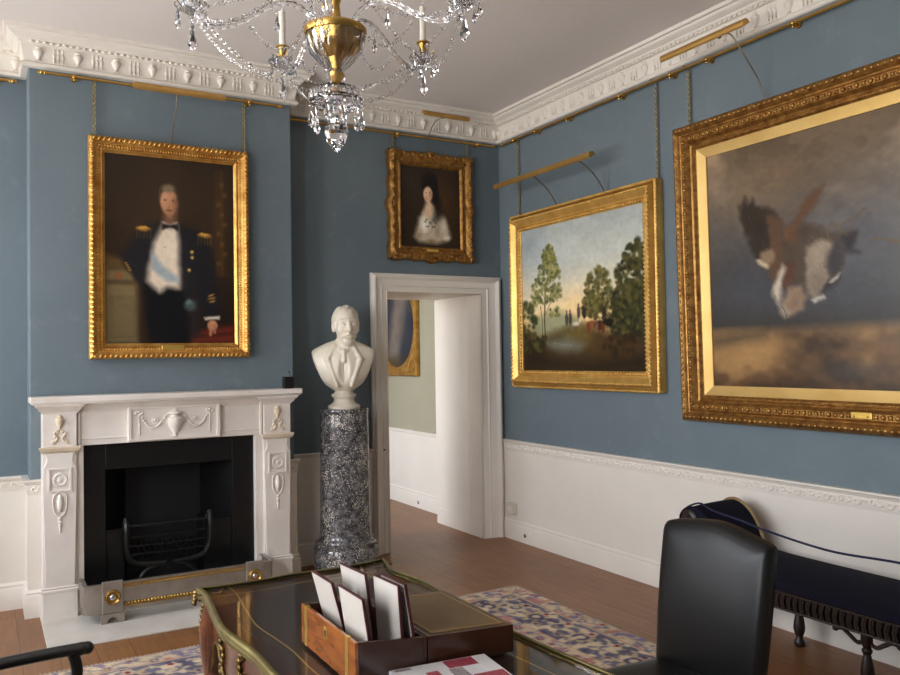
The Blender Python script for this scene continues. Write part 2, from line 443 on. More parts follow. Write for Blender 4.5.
# ------------------------------------------------------------------ dado panel, chair rail, skirting
run_a = [(XR, YB - .012), (XR, YF), (XL, YF), (XL, YB), (BX0, YB), (BX0, BY), (.305, BY)]
run_b = [(1.782, BY), (BX1, BY), (BX1, YB), (2.566, YB)]
dado = [(0, .15), (.012, .15), (.012, .74), (0, .74)]
rail = [(0, .716), (.014, .716), (.018, .728), (.018, .776), (.026, .782), (.03, .790), (.038, .796), (.038, .806), (0, .806)]
skirt = [(0, 0), (.030, 0), (.030, .118), (.026, .128), (.022, .136), (.024, .146), (.014, .160), (0, .164)]
for nm, prof in (('trim_2', dado), ('trim_3', rail), ('baseboard_room', skirt)):
    m = MB().sweep(run_a, prof)
    struct(nm, m, 'white', smooth=25)
for nm, prof in (('trim_4', dado), ('trim_5', rail), ('baseboard_niche', skirt)):
    struct(nm, MB().sweep(run_b, prof), 'white', smooth=25)
# carved scroll band on the chair rail
def scroll_band(x0, y0, x1, y1, par, every=.085):
    A = Vector((x0, y0, 0)); B = Vector((x1, y1, 0)); L = (B - A).length; d = (B - A) / L; n = Vector((d.y, -d.x, 0)); k = max(1, int(L / every)); mb = MB()
    for i in range(k):
        c = A + d * (L * (i + .5) / k) + n * .0185; s = 1 if i % 2 else -1; w = L / k
        pts = []
        for t in range(9):
            a = t / 8 * 2.1 * PI; r = .021 * (1 - .7 * t / 8)
            pts.append(c + d * (s * 0 + r * math.cos(a)) + Vector((0, 0, .752 + s * r * math.sin(a) * .9)))
        mb.tube(pts, .006, 4)
        mb.tube([c + d * .018 + Vector((0, 0, .752)), c + d * (w * .36) + Vector((0, 0, .752 - s * .012)), c + d * (w * .62) + Vector((0, 0, .752 - s * .004))], .0055, 4)
        mb.ell(c + d * (w * .5) + Vector((0, 0, .752 + s * .012)), (.008, .008, .006), 5, 3)
    mb.build('carved_scrolls', 'white', par, smooth=60)
scroll_band(XR, 5.6, XR, 1.6, bpy.data.objects['trim_3'])
scroll_band(-.5, YB, BX0 - .03, YB, bpy.data.objects['trim_3']); scroll_band(BX0 - .01, BY, .30, BY, bpy.data.objects['trim_3'])
scroll_band(1.80, BY, BX1 + .01, BY, bpy.data.objects['trim_5'], .04)
# next room's dado
m = [(XR, NY1), (XR, YB2)]
for nm, prof in (('trim_6', [(0, .15), (.012, .15), (.012, .72), (.02, .72), (.03, .742), (.03, .756), (0, .756)]), ('baseboard_next', skirt)):
    struct(nm, MB().sweep(m, prof), 'white', smooth=25)

# ------------------------------------------------------------------ doorway: lining and architrave
lin_ = MB().box(DX0 - .055, DX0, YB - .01, YB2 + .004, 0, DZ + .055).box(DX1, DX1 + .055, YB - .01, YB2 + .004, 0, DZ + .055).box(DX0, DX1, YB - .01, YB2 + .004, DZ, DZ + .055)
door = struct('door_1', lin_, 'white', smooth=0, bevel=.004, origin=((DX0 + DX1) / 2, YB, 0))
def architrave(yw, sgn, x0o, x0i, x1i, x1o, zi, zo):
    mb = MB(); prof = [(0, 0), (0, .026), (.10, .034), (.14, .050), (.20, .052), (.30, .036), (.36, .030), (.62, .022), (.66, .026), (.72, .018), (.94, .014), (.97, .019), (1, .019), (1, 0)]
    rows = []
    for t, h in prof:
        y = yw - sgn * h
        xl = lerp(x0o, x0i, t); xr = lerp(x1o, x1i, t); z = lerp(zo, zi, t)
        rows.append([(xl, y, 0), (xl, y, z), (xr, y, z), (xr, y, 0)])
    return mb.grid(rows)
architrave(YB, 1, 2.566, DX0, DX1, 3.748, DZ, 2.142).build('architrave', 'white', door, smooth=20)
architrave(YB2, -1, 2.566, DX0, DX1, 3.748, DZ, 2.142).build('architrave', 'white', door, smooth=20)
# recessed panels on the deep right-hand lining and a plinth line
MB().box(DX1 - .005, DX1 + .001, 5.68, 6.41, 0, .14).build('lining_plinth', 'white', door, smooth=0, bevel=.002)
MB().box(DX1 - .004, DX1 + .001, 5.86, 6.24, .14, DZ - .001).build('lining_panel', 'white', door, smooth=0, bevel=.003)
MB().box(2.652, 2.668, YB - .030, YB - .015, .785, .795).build('keyhole', 'black_plastic', door, smooth=0)
MB().box(3.695, 3.711, YB - .036, YB - .012, .785, .795).build('keyhole', 'black_plastic', door, smooth=0)

# ------------------------------------------------------------------ world and lens
w = bpy.data.worlds.new('overcast_daylight'); bpy.context.scene.world = w; w.use_nodes = True
t = w.node_tree; bg = t.nodes['Background']
tc = t.nodes.new('ShaderNodeTexCoord'); sp = t.nodes.new('ShaderNodeSeparateXYZ'); rp = t.nodes.new('ShaderNodeValToRGB')
mpr = t.nodes.new('ShaderNodeMapRange'); mpr.inputs['From Min'].default_value = -1; mpr.inputs['From Max'].default_value = 1
t.links.new(tc.outputs['Generated'], sp.inputs[0]); t.links.new(sp.outputs['Z'], mpr.inputs['Value']); t.links.new(mpr.outputs[0], rp.inputs[0]); t.links.new(rp.outputs[0], bg.inputs[0])
e = rp.color_ramp.elements; e[0].position = 0.0; e[0].color = (.92, .90, .87, 1); e[1].position = 1.0; e[1].color = (.80, .90, 1.05, 1)
for p, c in ((.485, (.96, .94, .92, 1)), (.515, (.90, .92, .96, 1)), (.7, (.84, .88, .96, 1))):
    q = e.new(p); q.color = c
bg.inputs[1].default_value = 1.0
cam = bpy.data.cameras.new('camera'); cam.lens = 32.5; cam.sensor_width = 36; cam.sensor_fit = 'HORIZONTAL'; cam.clip_start = .05
co = bpy.data.objects.new('camera', cam); C.objects.link(co)
rx = Vector((0.8663922, -0.49912332, -0.0155072)); ux = Vector((0.00227032, -0.0271165, 0.9996297)); fw = Vector((0.49935899, 0.86610658, 0.02236036))
mw = Matrix.Identity(4)
for i in range(3): mw[i][0] = rx[i]; mw[i][1] = ux[i]; mw[i][2] = -fw[i]; mw[i][3] = (0, 0, 1.5)[i]
co.matrix_world = mw; bpy.context.scene.camera = co
vs = bpy.context.scene.view_settings
vs.view_transform = 'Standard'; vs.look = 'None'; vs.gamma = 1; vs.use_curve_mapping = False; vs.exposure = 4.1
cy = bpy.context.scene.cycles
cy.max_bounces = 12; cy.diffuse_bounces = 6; cy.glossy_bounces = 5; cy.transmission_bounces = 8; cy.transparent_max_bounces = 12
cy.caustics_reflective = False; cy.caustics_refractive = False; cy.sample_clamp_indirect = 8

# ------------------------------------------------------------------ painted pictures: a small brush kit
def vnoise(h, w, cells, seed, octaves=4, gain=.55):
    r = np.random.default_rng(seed); out = np.zeros((h, w)); amp = 1; tot = 0
    for o in range(octaves):
        n = max(2, int(cells * 2 ** o)); g = r.random((n + 2, n + 2))
        y = np.linspace(0, n, h); x = np.linspace(0, n, w); yi = np.floor(y).astype(int); xi = np.floor(x).astype(int)
        fy = (y - yi)[:, None]; fx = (x - xi)[None, :]; fy = fy * fy * (3 - 2 * fy); fx = fx * fx * (3 - 2 * fx)
        a = g[yi][:, xi]; b = g[yi][:, xi + 1]; c = g[yi + 1][:, xi]; d = g[yi + 1][:, xi + 1]
        out += amp * ((a * (1 - fx) + b * fx) * (1 - fy) + (c * (1 - fx) + d * fx) * fy); tot += amp; amp *= gain
    return out / tot
class Pic:
    def __init__(s, w, h, asp, bg):
        s.w, s.h, s.asp = w, h, asp
        s.X, s.Y = np.meshgrid(np.linspace(0, 1, w), np.linspace(0, 1, h)); s.c = np.zeros((h, w, 3)) + np.array(bg) / 255.0
    def warp(s, amt, cells, seed):
        s.X = s.X + (vnoise(s.h, s.w, cells, seed) - .5) * amt; s.Y = s.Y + (vnoise(s.h, s.w, cells, seed + 1) - .5) * amt
    def put(s, m, col):
        m = np.clip(m, 0, 1)[..., None]; s.c = s.c * (1 - m) + np.array(col) / 255.0 * m
    def vgrad(s, stops):
        for k in range(3): s.c[..., k] = np.interp(s.Y, [p for p, _ in stops], [c[k] / 255 for _, c in stops])
    def ell(s, cx, cy, rx, ry, col, soft=.25, rot=0, a=1.0):
        """radii in width units for rx, height units for ry"""
        dx = (s.X - cx) * s.asp; dy = s.Y - cy; c, n = math.cos(rot), math.sin(rot)
        u = (dx * c + dy * n) / (rx * s.asp); v = (-dx * n + dy * c) / ry
        s.put(a * (1 - (np.sqrt(u * u + v * v) - (1 - soft)) / max(soft, 1e-3)), col)
    def poly(s, pts, col, soft=.008, a=1.0):
        P = [(x * s.asp, y) for x, y in pts]; X = s.X * s.asp; Y = s.Y; ins = np.zeros(X.shape, bool); d = np.full(X.shape, 9.0)
        for i in range(len(P)):
            (x0, y0), (x1, y1) = P[i], P[(i + 1) % len(P)]
            ex, ey = x1 - x0, y1 - y0; t = np.clip(((X - x0) * ex + (Y - y0) * ey) / (ex * ex + ey * ey + 1e-12), 0, 1)
            d = np.minimum(d, np.hypot(X - x0 - t * ex, Y - y0 - t * ey))
            if abs(ey) > 1e-9: ins ^= ((y0 > Y) != (y1 > Y)) & (X < (Y - y0) / ey * ex + x0)
        sd = np.where(ins, d, -d); s.put(a * (.5 + sd / soft * .5), col)
    def line(s, pts, wd, col, soft=.004, a=1.0):
        X = s.X * s.asp; d = np.full(X.shape, 9.0)
        for (x0, y0), (x1, y1) in zip(pts[:-1], pts[1:]):
            x0 *= s.asp; x1 *= s.asp; ex, ey = x1 - x0, y1 - y0
            t = np.clip(((X - x0) * ex + (s.Y - y0) * ey) / (ex * ex + ey * ey + 1e-12), 0, 1); d = np.minimum(d, np.hypot(X - x0 - t * ex, s.Y - y0 - t * ey))
        s.put(a * (wd - d) / soft, col)
    def noise(s, cells, amt, seed, tint=(1, 1, 1)):
        n = vnoise(s.h, s.w, cells, seed) - .5; s.c *= (1 + n[..., None] * amt * np.array(tint))
    def foliage(s, cx, cy, rx, ry, n, cols, seed, size=.03):
        r = np.random.default_rng(seed)
        for i in range(n):
            a = r.random() * 2 * PI; q = math.sqrt(r.random()); x = cx + rx * q * math.cos(a); y = cy + ry * q * math.sin(a)
            k = min(len(cols) - 1, int(r.random() * len(cols))); z = size * (.6 + .8 * r.random())
            s.ell(x, y, z / s.asp, z * .8, cols[k], .6, 0, .7)

def paint_officer():
    p = Pic(190, 276, .69, (40, 28, 17)); p.warp(.010, 30, 98)
    p.ell(.45, .28, .6, .35, (52, 37, 22), 1); p.ell(.9, .9, .5, .3, (28, 18, 11), 1)
    p.poly([(0, .60), (.22, .60), (.24, .64), (.24, 1), (0, 1)], (104, 89, 60), .02)
    p.poly([(0, .53), (.22, .56), (.22, .61), (0, .61)], (84, 62, 34), .02); p.poly([(0, .665), (.24, .665), (.24, .69), (0, .69)], (74, 60, 38), .01)
    p.ell(.10, .645, .035, .02, (120, 74, 40), .3); p.poly([(.04, .75), (.22, .75), (.22, .97), (.04, .97)], (88, 75, 50), .01); p.poly([(.05, .76), (.21, .76), (.21, .96), (.05, .96)], (99, 85, 57), .01)
    for x, c in ((.86, (66, 45, 20)), (.90, (84, 58, 24)), (.95, (52, 34, 16))): p.line([(x, .05), (x, .62)], .022, c, .03, .8)
    for k in range(9): p.ell(.90 + .03 * math.sin(k * 2.1), .12 + k * .055, .03, .02, (104, 74, 30), .8, 0, .6)
    p.poly([(.64, .93), (1, .9), (1, 1), (.62, 1)], (92, 34, 20), .02); p.poly([(.66, .955), (1, .935), (1, .95), (.66, .97)], (58, 20, 13), .01)
    nv = (25, 23, 27)
    p.poly([(.28, .66), (.60, .70), (.66, .80), (.64, 1), (.33, 1), (.30, .85)], (13, 12, 15), .015)
    p.poly([(.60, .70), (.72, .74), (.72, .95), (.64, .98)], (34, 28, 26), .02)
    p.poly([(.40, .345), (.25, .385), (.19, .46), (.12, .535), (.13, .575), (.22, .66), (.27, .69), (.31, .66), (.34, .56), (.42, .44)], nv, .014)
    p.poly([(.54, .345), (.66, .375), (.76, .395), (.82, .50), (.88, .74), (.88, .85), (.74, .855), (.70, .72), (.66, .60), (.66, .76), (.58, .735), (.55, .55)], nv, .014)
    p.poly([(.56, .42), (.66, .44), (.68, .72), (.57, .70)], (31, 29, 34), .04, .7)
    p.poly([(.43, .365), (.54, .35), (.56, .45), (.555, .70), (.46, .695), (.405, .725), (.315, .67), (.335, .56), (.36, .46)], (204, 188, 168), .02)
    p.poly([(.315, .655), (.40, .715), (.46, .685), (.555, .695), (.555, .60), (.33, .58)], (214, 196, 172), .03, .6)
    p.line([(.46, .40), (.45, .62)], .004, (178, 158, 138), .01, .7); p.ell(.445, .48, .008, .005, (150, 130, 110), .5)
    p.poly([(.35, .505), (.345, .60), (.46, .665), (.552, .675), (.552, .64), (.44, .59)], (146, 156, 160), .014)
    p.line([(.35, .53), (.45, .61), (.55, .652)], .004, (164, 174, 178), .012, .7)
    for cx, cy in ((.29, .387), (.76, .405)):
        p.ell(cx, cy, .075, .018, (126, 88, 34), .5); p.ell(cx - .01, cy - .004, .055, .011, (186, 140, 62), .6)
        for k in range(5): p.line([(cx - .05 + k * .025, cy + .01), (cx - .055 + k * .026, cy + .05)], .006, (150, 106, 42), .012, .8)
    for cx, cy in ((.66, .53), (.635, .60), (.655, .50)): p.ell(cx, cy, .022, .015, (142, 112, 56), .6); p.ell(cx, cy, .01, .007, (196, 166, 96), .5)
    for k in range(6): p.ell(.80 + .012 * (k % 3), .735 + .017 * (k // 2), .035, .007, (150, 112, 46), .8, -.4, .8)
    for k in range(4): p.ell(.155 + .01 * k, .575 + .012 * k, .02, .007, (140, 102, 44), .8)
    p.ell(.64, .79, .065, .045, (62, 74, 74), .6); p.ell(.63, .775, .035, .02, (96, 108, 104), .8); p.poly([(.75, .855), (.88, .85), (.875, .866), (.76, .87)], (206, 196, 182), .008)
    p.ell(.815, .90, .05, .035, (176, 124, 92), .4); p.line([(.80, .90), (.80, .95)], .014, (168, 114, 84), .012); p.line([(.83, .9), (.835, .94)], .013, (150, 98, 72), .012)
    p.poly([(.44, .29), (.53, .29), (.54, .35), (.49, .375), (.435, .355)], (112, 78, 56), .02)
    p.ell(.482, .236, .076, .082, (172, 122, 90), .25); p.ell(.455, .215, .045, .05, (200, 152, 118), 1, 0, .7); p.ell(.452, .226, .026, .012, (120, 84, 60), 1, 0, .6); p.ell(.514, .226, .026, .012, (104, 72, 52), 1, 0, .6); p.ell(.535, .25, .035, .085, (104, 70, 48), 1, 0, .8)
    p.ell(.476, .164, .074, .030, (112, 96, 74), .6); p.ell(.412, .200, .012, .04, (92, 76, 56), .8); p.ell(.550, .205, .014, .045, (66, 50, 36), .8)
    p.line([(.436, .219), (.466, .217)], .003, (98, 68, 48), .012, .8); p.line([(.500, .217), (.530, .220)], .003, (84, 56, 40), .012, .8)
    p.ell(.452, .229, .011, .006, (70, 50, 40), .8); p.ell(.514, .229, .011, .006, (60, 42, 34), .8)
    p.line([(.484, .228), (.478, .262)], .006, (156, 108, 78), .014, .8); p.ell(.482, .266, .016, .007, (140, 92, 68), .9); p.ell(.528, .256, .018, .014, (180, 104, 82), 1, 0, .6); p.ell(.44, .258, .018, .014, (186, 128, 100), 1, 0, .5)
    p.ell(.483, .284, .042, .011, (98, 74, 50), .8); p.ell(.484, .299, .018, .005, (138, 80, 64), .9); p.ell(.484, .318, .03, .012, (150, 106, 80), 1, 0, .6)
    p.poly([(.43, .345), (.485, .362), (.54, .345), (.545, .362), (.43, .366)], (226, 216, 200), .01)
    p.poly([(.425, .352), (.487, .362), (.55, .350), (.55, .388), (.487, .372), (.428, .388)], (12, 12, 15), .008)
    p.noise(6, .22, 3); p.noise(40, .10, 4); return p
def paint_lady():
    p = Pic(140, 164, .84, (40, 29, 20)); p.warp(.018, 22, 99); p.ell(.74, .42, .35, .5, (70, 47, 25), 1); p.ell(.2, .3, .3, .4, (50, 37, 26), 1)
    p.poly([(.40, .53), (.30, .64), (.25, .80), (.21, .88), (.30, .94), (.60, .95), (.80, .90), (.84, .86), (.78, .70), (.70, .59), (.58, .54)], (172, 158, 136), .035)
    p.ell(.40, .70, .11, .15, (224, 214, 198), .6); p.ell(.72, .72, .08, .16, (196, 184, 164), .9); p.ell(.60, .80, .06, .14, (130, 116, 96), 1, 0, .8); p.ell(.29, .86, .08, .06, (138, 118, 90), .9); p.ell(.76, .87, .08, .05, (212, 202, 184), .9); p.ell(.50, .92, .12, .04, (120, 100, 78), 1)
    for k in range(9): p.line([(.30 + .05 * k, .66 + .02 * (k % 3)), (.28 + .055 * k, .88)], .006, ((226, 216, 200), (120, 104, 84))[k % 2], .03, .5)
    p.poly([(.43, .40), (.54, .40), (.60, .55), (.48, .64), (.37, .57)], (204, 174, 142), .03)
    p.ell(.49, .20, .165, .17, (19, 15, 14), .35); p.ell(.56, .34, .10, .15, (19, 15, 14), .45); p.poly([(.57, .38), (.66, .40), (.68, .60), (.58, .66), (.57, .52)], (22, 17, 15), .06)
    p.ell(.455, .335, .090, .112, (208, 172, 142), .3); p.ell(.505, .34, .045, .09, (150, 106, 80), 1, 0, .7); p.ell(.43, .375, .025, .025, (206, 142, 118), 1, 0, .7)
    for x in (.424, .482): p.ell(x, .318, .015, .009, (66, 48, 40), .8); p.line([(x - .02, .297), (x + .02, .296)], .004, (96, 68, 52), .014, .8)
    p.line([(.45, .32), (.444, .362)], .005, (176, 130, 102), .014, .8); p.ell(.446, .393, .024, .008, (160, 82, 70), .8)
    for k in range(18):
        a = k * 1.9; p.ell(.49 + .08 * math.cos(a), .70 + .05 * math.sin(a * 1.3), .028, .012, ((62, 70, 54), (92, 94, 76), (48, 52, 46))[k % 3], .8, a, .8)
    p.noise(6, .25, 21); p.noise(36, .14, 22); return p
def paint_landscape():
    p = Pic(230, 190, 1.23, (150, 158, 160)); p.vgrad([(0, (154, 160, 156)), (.25, (168, 171, 162)), (.5, (196, 184, 156)), (.62, (214, 188, 138)), (.75, (120, 100, 62)), (1, (40, 28, 20))])
    p.ell(.55, .60, .35, .22, (226, 190, 130), 1, 0, .75); p.ell(.22, .25, .3, .2, (160, 168, 170), 1, 0, .7); p.ell(.62, .22, .3, .12, (172, 174, 168), 1, 0, .6); p.ell(.05, .1, .25, .2, (120, 132, 142), 1, 0, .6)
    p.poly([(.1, .66), (.25, .60), (.4, .62), (.5, .66), (.5, .76), (.1, .76)], (124, 128, 98), .04); p.poly([(.18, .64), (.3, .60), (.42, .64), (.42, .70), (.18, .70)], (150, 148, 116), .04, .6)
    g1 = [(100, 102, 56), (80, 84, 46), (126, 122, 70), (64, 68, 40), (140, 132, 78)]; g2 = [(60, 60, 32), (44, 46, 26), (80, 74, 38), (34, 34, 22)]; g3 = [(84, 82, 42), (66, 64, 34), (110, 98, 52), (52, 50, 30)]
    p.foliage(.05, .63, .08, .12, 40, [(62, 66, 38), (48, 52, 30), (84, 84, 50)], 5, .035)
    p.line([(.215, .84), (.205, .66), (.215, .45)], .009, (66, 50, 30), .006); p.line([(.185, .84), (.185, .66), (.17, .55)], .006, (74, 58, 34), .006); p.line([(.21, .62), (.27, .52)], .005, (66, 50, 30), .006)
    p.warp(.012, 40, 97)
    for cx, cy, rx, ry, n in ((.25, .20, .05, .07, 50), (.25, .30, .09, .09, 70), (.25, .22, .055, .08, 30), (.21, .33, .075, .08, 40), (.29, .34, .06, .07, 30), (.16, .42, .07, .07, 34), (.30, .46, .07, .07, 36), (.22, .48, .10, .06, 44), (.13, .50, .05, .05, 20), (.29, .60, .06, .04, 18)): p.foliage(cx, cy, rx, ry, n, g1, int(cx * 999 + cy * 77), .021)
    for cx, cy, rx, ry, n in ((.60, .58, .08, .07, 70), (.66, .48, .10, .14, 150), (.72, .62, .10, .10, 110)): p.foliage(cx, cy, rx, ry, n, g3, int(cx * 991 + cy * 71), .024)
    p.poly([(.80, 1), (.78, .62), (.86, .5), (1, .45), (1, 1)], (36, 34, 20), .05)
    for cx, cy, rx, ry, n in ((.92, .42, .13, .13, 170), (.94, .30, .09, .09, 90), (.88, .56, .12, .12, 170), (.97, .62, .1, .14, 130), (.84, .70, .10, .10, 90)): p.foliage(cx, cy, rx, ry, n, g2, int(cx * 997 + cy * 73), .025)
    p.poly([(0, .74), (.16, .78), (.3, .74), (.5, .70), (.66, .73), (.8, .80), (1, .82), (1, 1), (0, 1)], (66, 50, 28), .04)
    p.poly([(.36, .735), (.5, .69), (.62, .72), (.6, .82), (.4, .82)], (96, 80, 40), .04, .8)
    p.poly([(.22, .80), (.40, .77), (.55, .83), (.50, .87), (.34, .88), (.24, .84)], (104, 108, 98), .04, .8); p.line([(.28, .81), (.44, .83)], .008, (146, 150, 140), .02, .7)
    p.poly([(0, .78), (.14, .82), (.26, .90), (.6, .93), (1, .88), (1, 1), (0, 1)], (34, 25, 17), .06)
    p.foliage(.10, .80, .12, .07, 40, g2, 61, .03); p.foliage(.82, .84, .14, .07, 50, [(48, 34, 20), (36, 28, 17), (60, 42, 24)], 62, .03)
    for x, y, c in ((.43, .655, (66, 58, 54)), (.50, .615, (70, 60, 58)), (.545, .62, (40, 34, 36)), (.40, .66, (70, 60, 56)), (.70, .63, (44, 34, 30))):
        p.ell(x, y, .017, .05, c, .4); p.ell(x, y - .05, .009, .014, (112, 84, 66), .4)
    p.ell(.475, .69, .042, .022, (188, 178, 160), .6); p.ell(.512, .668, .015, .022, (188, 178, 160), .6, .5)
    for x in (.44, .46, .495, .515): p.line([(x, .70), (x, .74)], .004, (170, 160, 144), .008)
    p.ell(.60, .70, .05, .03, (120, 74, 42), .4); p.ell(.66, .71, .05, .035, (52, 38, 28), .4); p.ell(.58, .72, .02, .05, (104, 52, 34), .6); p.ell(.64, .72, .018, .05, (112, 76, 56), .6); p.ell(.69, .72, .018, .05, (96, 44, 30), .4); p.ell(.73, .69, .05, .03, (24, 20, 17), .5)
    p.noise(7, .14, 31); p.noise(44, .12, 32); return p
def paint_game():
    p = Pic(270, 232, 1.55, (92, 82, 74)); p.vgrad([(0, (110, 92, 72)), (.2, (104, 91, 77)), (.42, (80, 77, 75)), (.66, (64, 64, 66)), (.74, (58, 55, 53)), (.78, (108, 84, 58)), (1, (88, 64, 42))])
    n = vnoise(p.h, p.w, 4, 91, 5)[..., None]; top = np.clip(1 - p.Y / .72, 0, 1)[..., None]
    p.c = p.c * (1 - top * .75 * np.clip((n - .5) * 4, -.45, .7)) + top * np.clip((n - .52) * 2.6, 0, .3) * np.array((.52, .42, .30)); p.ell(.14, .2, .16, .16, (124, 104, 80), 1, 0, .5); p.ell(.27, .13, .12, .08, (138, 112, 84), 1, 0, .4)
    p.ell(.44, .5, .2, .25, (86, 90, 98), 1, 0, .6); p.ell(.15, .55, .18, .16, (64, 66, 74), 1, 0, .6); p.ell(.75, .4, .3, .35, (98, 98, 100), 1, 0, .5)
    m2 = vnoise(p.h, p.w, 6, 92, 4); low = np.clip((p.Y - .74) / .05, 0, 1); p.put(low * np.clip((m2 - .48) * 5, 0, .85), (150, 116, 74)); p.put(low * np.clip((.44 - m2) * 6, 0, .8), (58, 44, 32))
    p.poly([(0, .79), (.12, .775), (.2, .77), (.2, .80), (0, .83)], (50, 46, 42), .03, .7); p.poly([(.02, .9), (.1, .84), (.24, .80), (.3, .83), (.16, .9), (.1, .93)], (166, 128, 82), .05, .7); p.ell(.45, .93, .14, .06, (66, 66, 70), 1, 0, .5); p.ell(.6, .86, .2, .05, (120, 90, 58), 1, 0, .6)
    p.warp(.022, 26, 95)
    def k(x, y):                                     # study sheet seen at an angle -> canvas
        x, y = x / 886, y / 675; q = .297 * x - .0003 * y + 1
        return ((.8496 * x - .0146 * y - .0739) / q, (.2666 * x + .7181 * y + .0337) / q)
    def P(L, c, s=.012, a=1): p.poly([k(*q) for q in L], c, s, a)
    p.ell(*k(420, 430), .12, .2, (58, 56, 60), 1, 0, .5)
    P([(212, 150), (222, 165), (232, 112), (246, 150), (262, 118), (280, 150), (330, 158), (380, 190), (395, 230), (380, 300), (350, 330), (330, 420), (300, 400), (260, 350), (240, 290), (222, 220)], (50, 40, 32))
    P([(330, 190), (395, 205), (400, 300), (385, 420), (345, 480), (330, 440), (345, 330)], (86, 62, 44)); P([(300, 340), (350, 330), (352, 370), (330, 415), (300, 395)], (128, 106, 84)); P([(278, 376), (296, 374), (330, 405), (322, 416), (296, 402)], (190, 172, 140), .008)
    for i in range(5): p.line([k(232 + i * 22, 150 + 6 * i), k(262 + i * 16, 300)], .004, (30, 25, 22), .006, .6)
    P([(385, 240), (440, 215), (520, 225), (600, 260), (690, 250), (708, 270), (660, 360), (620, 460), (560, 520), (500, 540), (470, 480), (420, 460), (395, 360)], (74, 62, 50))
    P([(440, 225), (470, 150), (510, 100), (568, 66), (540, 130), (490, 190), (455, 240), (430, 300)], (92, 62, 42)); P([(405, 240), (450, 230), (480, 270), (440, 300), (410, 290)], (104, 70, 44)); P([(400, 380), (450, 400), (440, 470), (400, 510), (380, 470)], (80, 52, 38))
    P([(490, 320), (560, 290), (610, 310), (600, 400), (570, 500), (520, 550), (495, 520), (485, 420)], (134, 120, 104)); P([(520, 330), (560, 310), (570, 420), (530, 500)], (152, 136, 116), .03, .7)
    P([(600, 300), (640, 270), (680, 280), (660, 350), (610, 450), (580, 440)], (60, 54, 54)); P([(640, 280), (710, 250), (690, 330), (720, 350), (680, 350)], (44, 40, 42)); P([(580, 470), (625, 440), (630, 460), (600, 500), (560, 520)], (50, 46, 48)); P([(586, 472), (626, 436), (618, 458), (596, 474)], (204, 198, 186), .008); P([(505, 548), (560, 526), (566, 540), (520, 556)], (196, 188, 174), .008)
    P([(385, 400), (398, 420), (380, 490), (382, 540), (370, 570), (350, 530), (346, 490)], (182, 168, 148), .014); P([(410, 500), (470, 480), (492, 540), (470, 590), (420, 615), (385, 600), (380, 560)], (140, 116, 94)); P([(370, 572), (400, 570), (420, 600), (404, 620), (372, 600)], (150, 138, 124), .014); p.line([k(384, 575), k(410, 612)], .004, (60, 48, 42), .004)
    for L in ([(600, 215), (640, 235), (700, 210), (745, 165)], [(590, 220), (585, 300)], [(600, 225), (640, 262)], [(760, 290), (840, 292), (886, 305)], [(845, 295), (1000, 320), (1100, 380)]): p.line([k(*q) for q in L], .0065, (98, 78, 60), .006)
    P([(1000, 300), (1100, 260), (1300, 300), (1330, 420), (1200, 520), (1050, 460)], (84, 70, 56), .03)
    for q in range(150):
        x, y = (RNG.uniform(390, 650), RNG.uniform(240, 520)) if q % 3 else (RNG.uniform(235, 390), RNG.uniform(190, 400)); p.line([k(x, y), k(x + 10 + 14 * (q % 2), y + 26)], .0035, [(46, 38, 33), (132, 114, 94), (84, 60, 44), (66, 58, 54), (104, 90, 74)][q % 5], .009, .5)
    for q in ((470, 260, 60, 40, (58, 48, 40)), (420, 330, 40, 60, (70, 52, 40)), (540, 470, 40, 50, (112, 98, 84)), (600, 380, 36, 60, (50, 46, 46)), (440, 560, 40, 36, (112, 92, 76)), (300, 270, 40, 70, (40, 33, 28))): c_ = k(q[0], q[1]); p.ell(c_[0], c_[1], q[2] / 886 * .6, q[3] / 675 * .75, q[4], 1, 0, .75)
    p.noise(8, .16, 41); p.noise(60, .12, 42); return p
def paint_next():
    p = Pic(90, 96, .93, (70, 74, 88)); p.ell(.5, .4, .5, .6, (78, 82, 98), 1); p.poly([(.45, .06), (.72, .03), (.80, .20), (.72, .36), (.62, .62), (.5, .9), (.2, .9), (.36, .4)], (166, 152, 142), .08); p.ell(.70, .12, .07, .07, (170, 160, 154), .5); p.line([(.76, .08), (.86, .34)], .02, (150, 146, 150), .03); p.ell(.6, .5, .12, .2, (140, 122, 108), 1, 0, .7)
    p.ell(.4, .92, .5, .14, (104, 88, 62), .9); p.noise(8, .3, 51); return p

# ------------------------------------------------------------------ picture frames (local: x right, y up, z out of the wall)
def rect_sweep(W, H, prof, n=1, wob=None):
    """profile (inset, height); wob(side, t)->outward shift of the outer edge"""
    mb = MB(); dm = max(d for d, _ in prof)
    for side in range(4):
        L = W if side % 2 == 0 else H; Q = H if side % 2 == 0 else W; rows = []
        for d, h in prof:
            row = []
            for i in range(n + 1):
                t = i / n; s = lerp(d, L - d, t) - L / 2; o = (wob(side, t) * (1 - d / dm) if wob else 0); off = Q / 2 - d + o
                e = -s
                p = [(e, off), (-off, e), (-e, -off), (off, -e)][side]
                row.append((p[0], p[1], h))
            rows.append(row)
        mb.grid(rows)
    return mb
def edge_points(W, H, inset, every):
    """centres and directions along a rectangle inset from the outer edge"""
    out = []
    w, h = W / 2 - inset, H / 2 - inset
    for (x0, y0, x1, y1) in ((-w, h, w, h), (w, h, w, -h), (w, -h, -w, -h), (-w, -h, -w, h)):
        L = math.hypot(x1 - x0, y1 - y0); k = max(1, round(L / every)); dx, dy = (x1 - x0) / L, (y1 - y0) / L
        for i in range(k): t = (i + .5) / k; out.append((lerp(x0, x1, t), lerp(y0, y1, t), dx, dy, L / k))
    return out
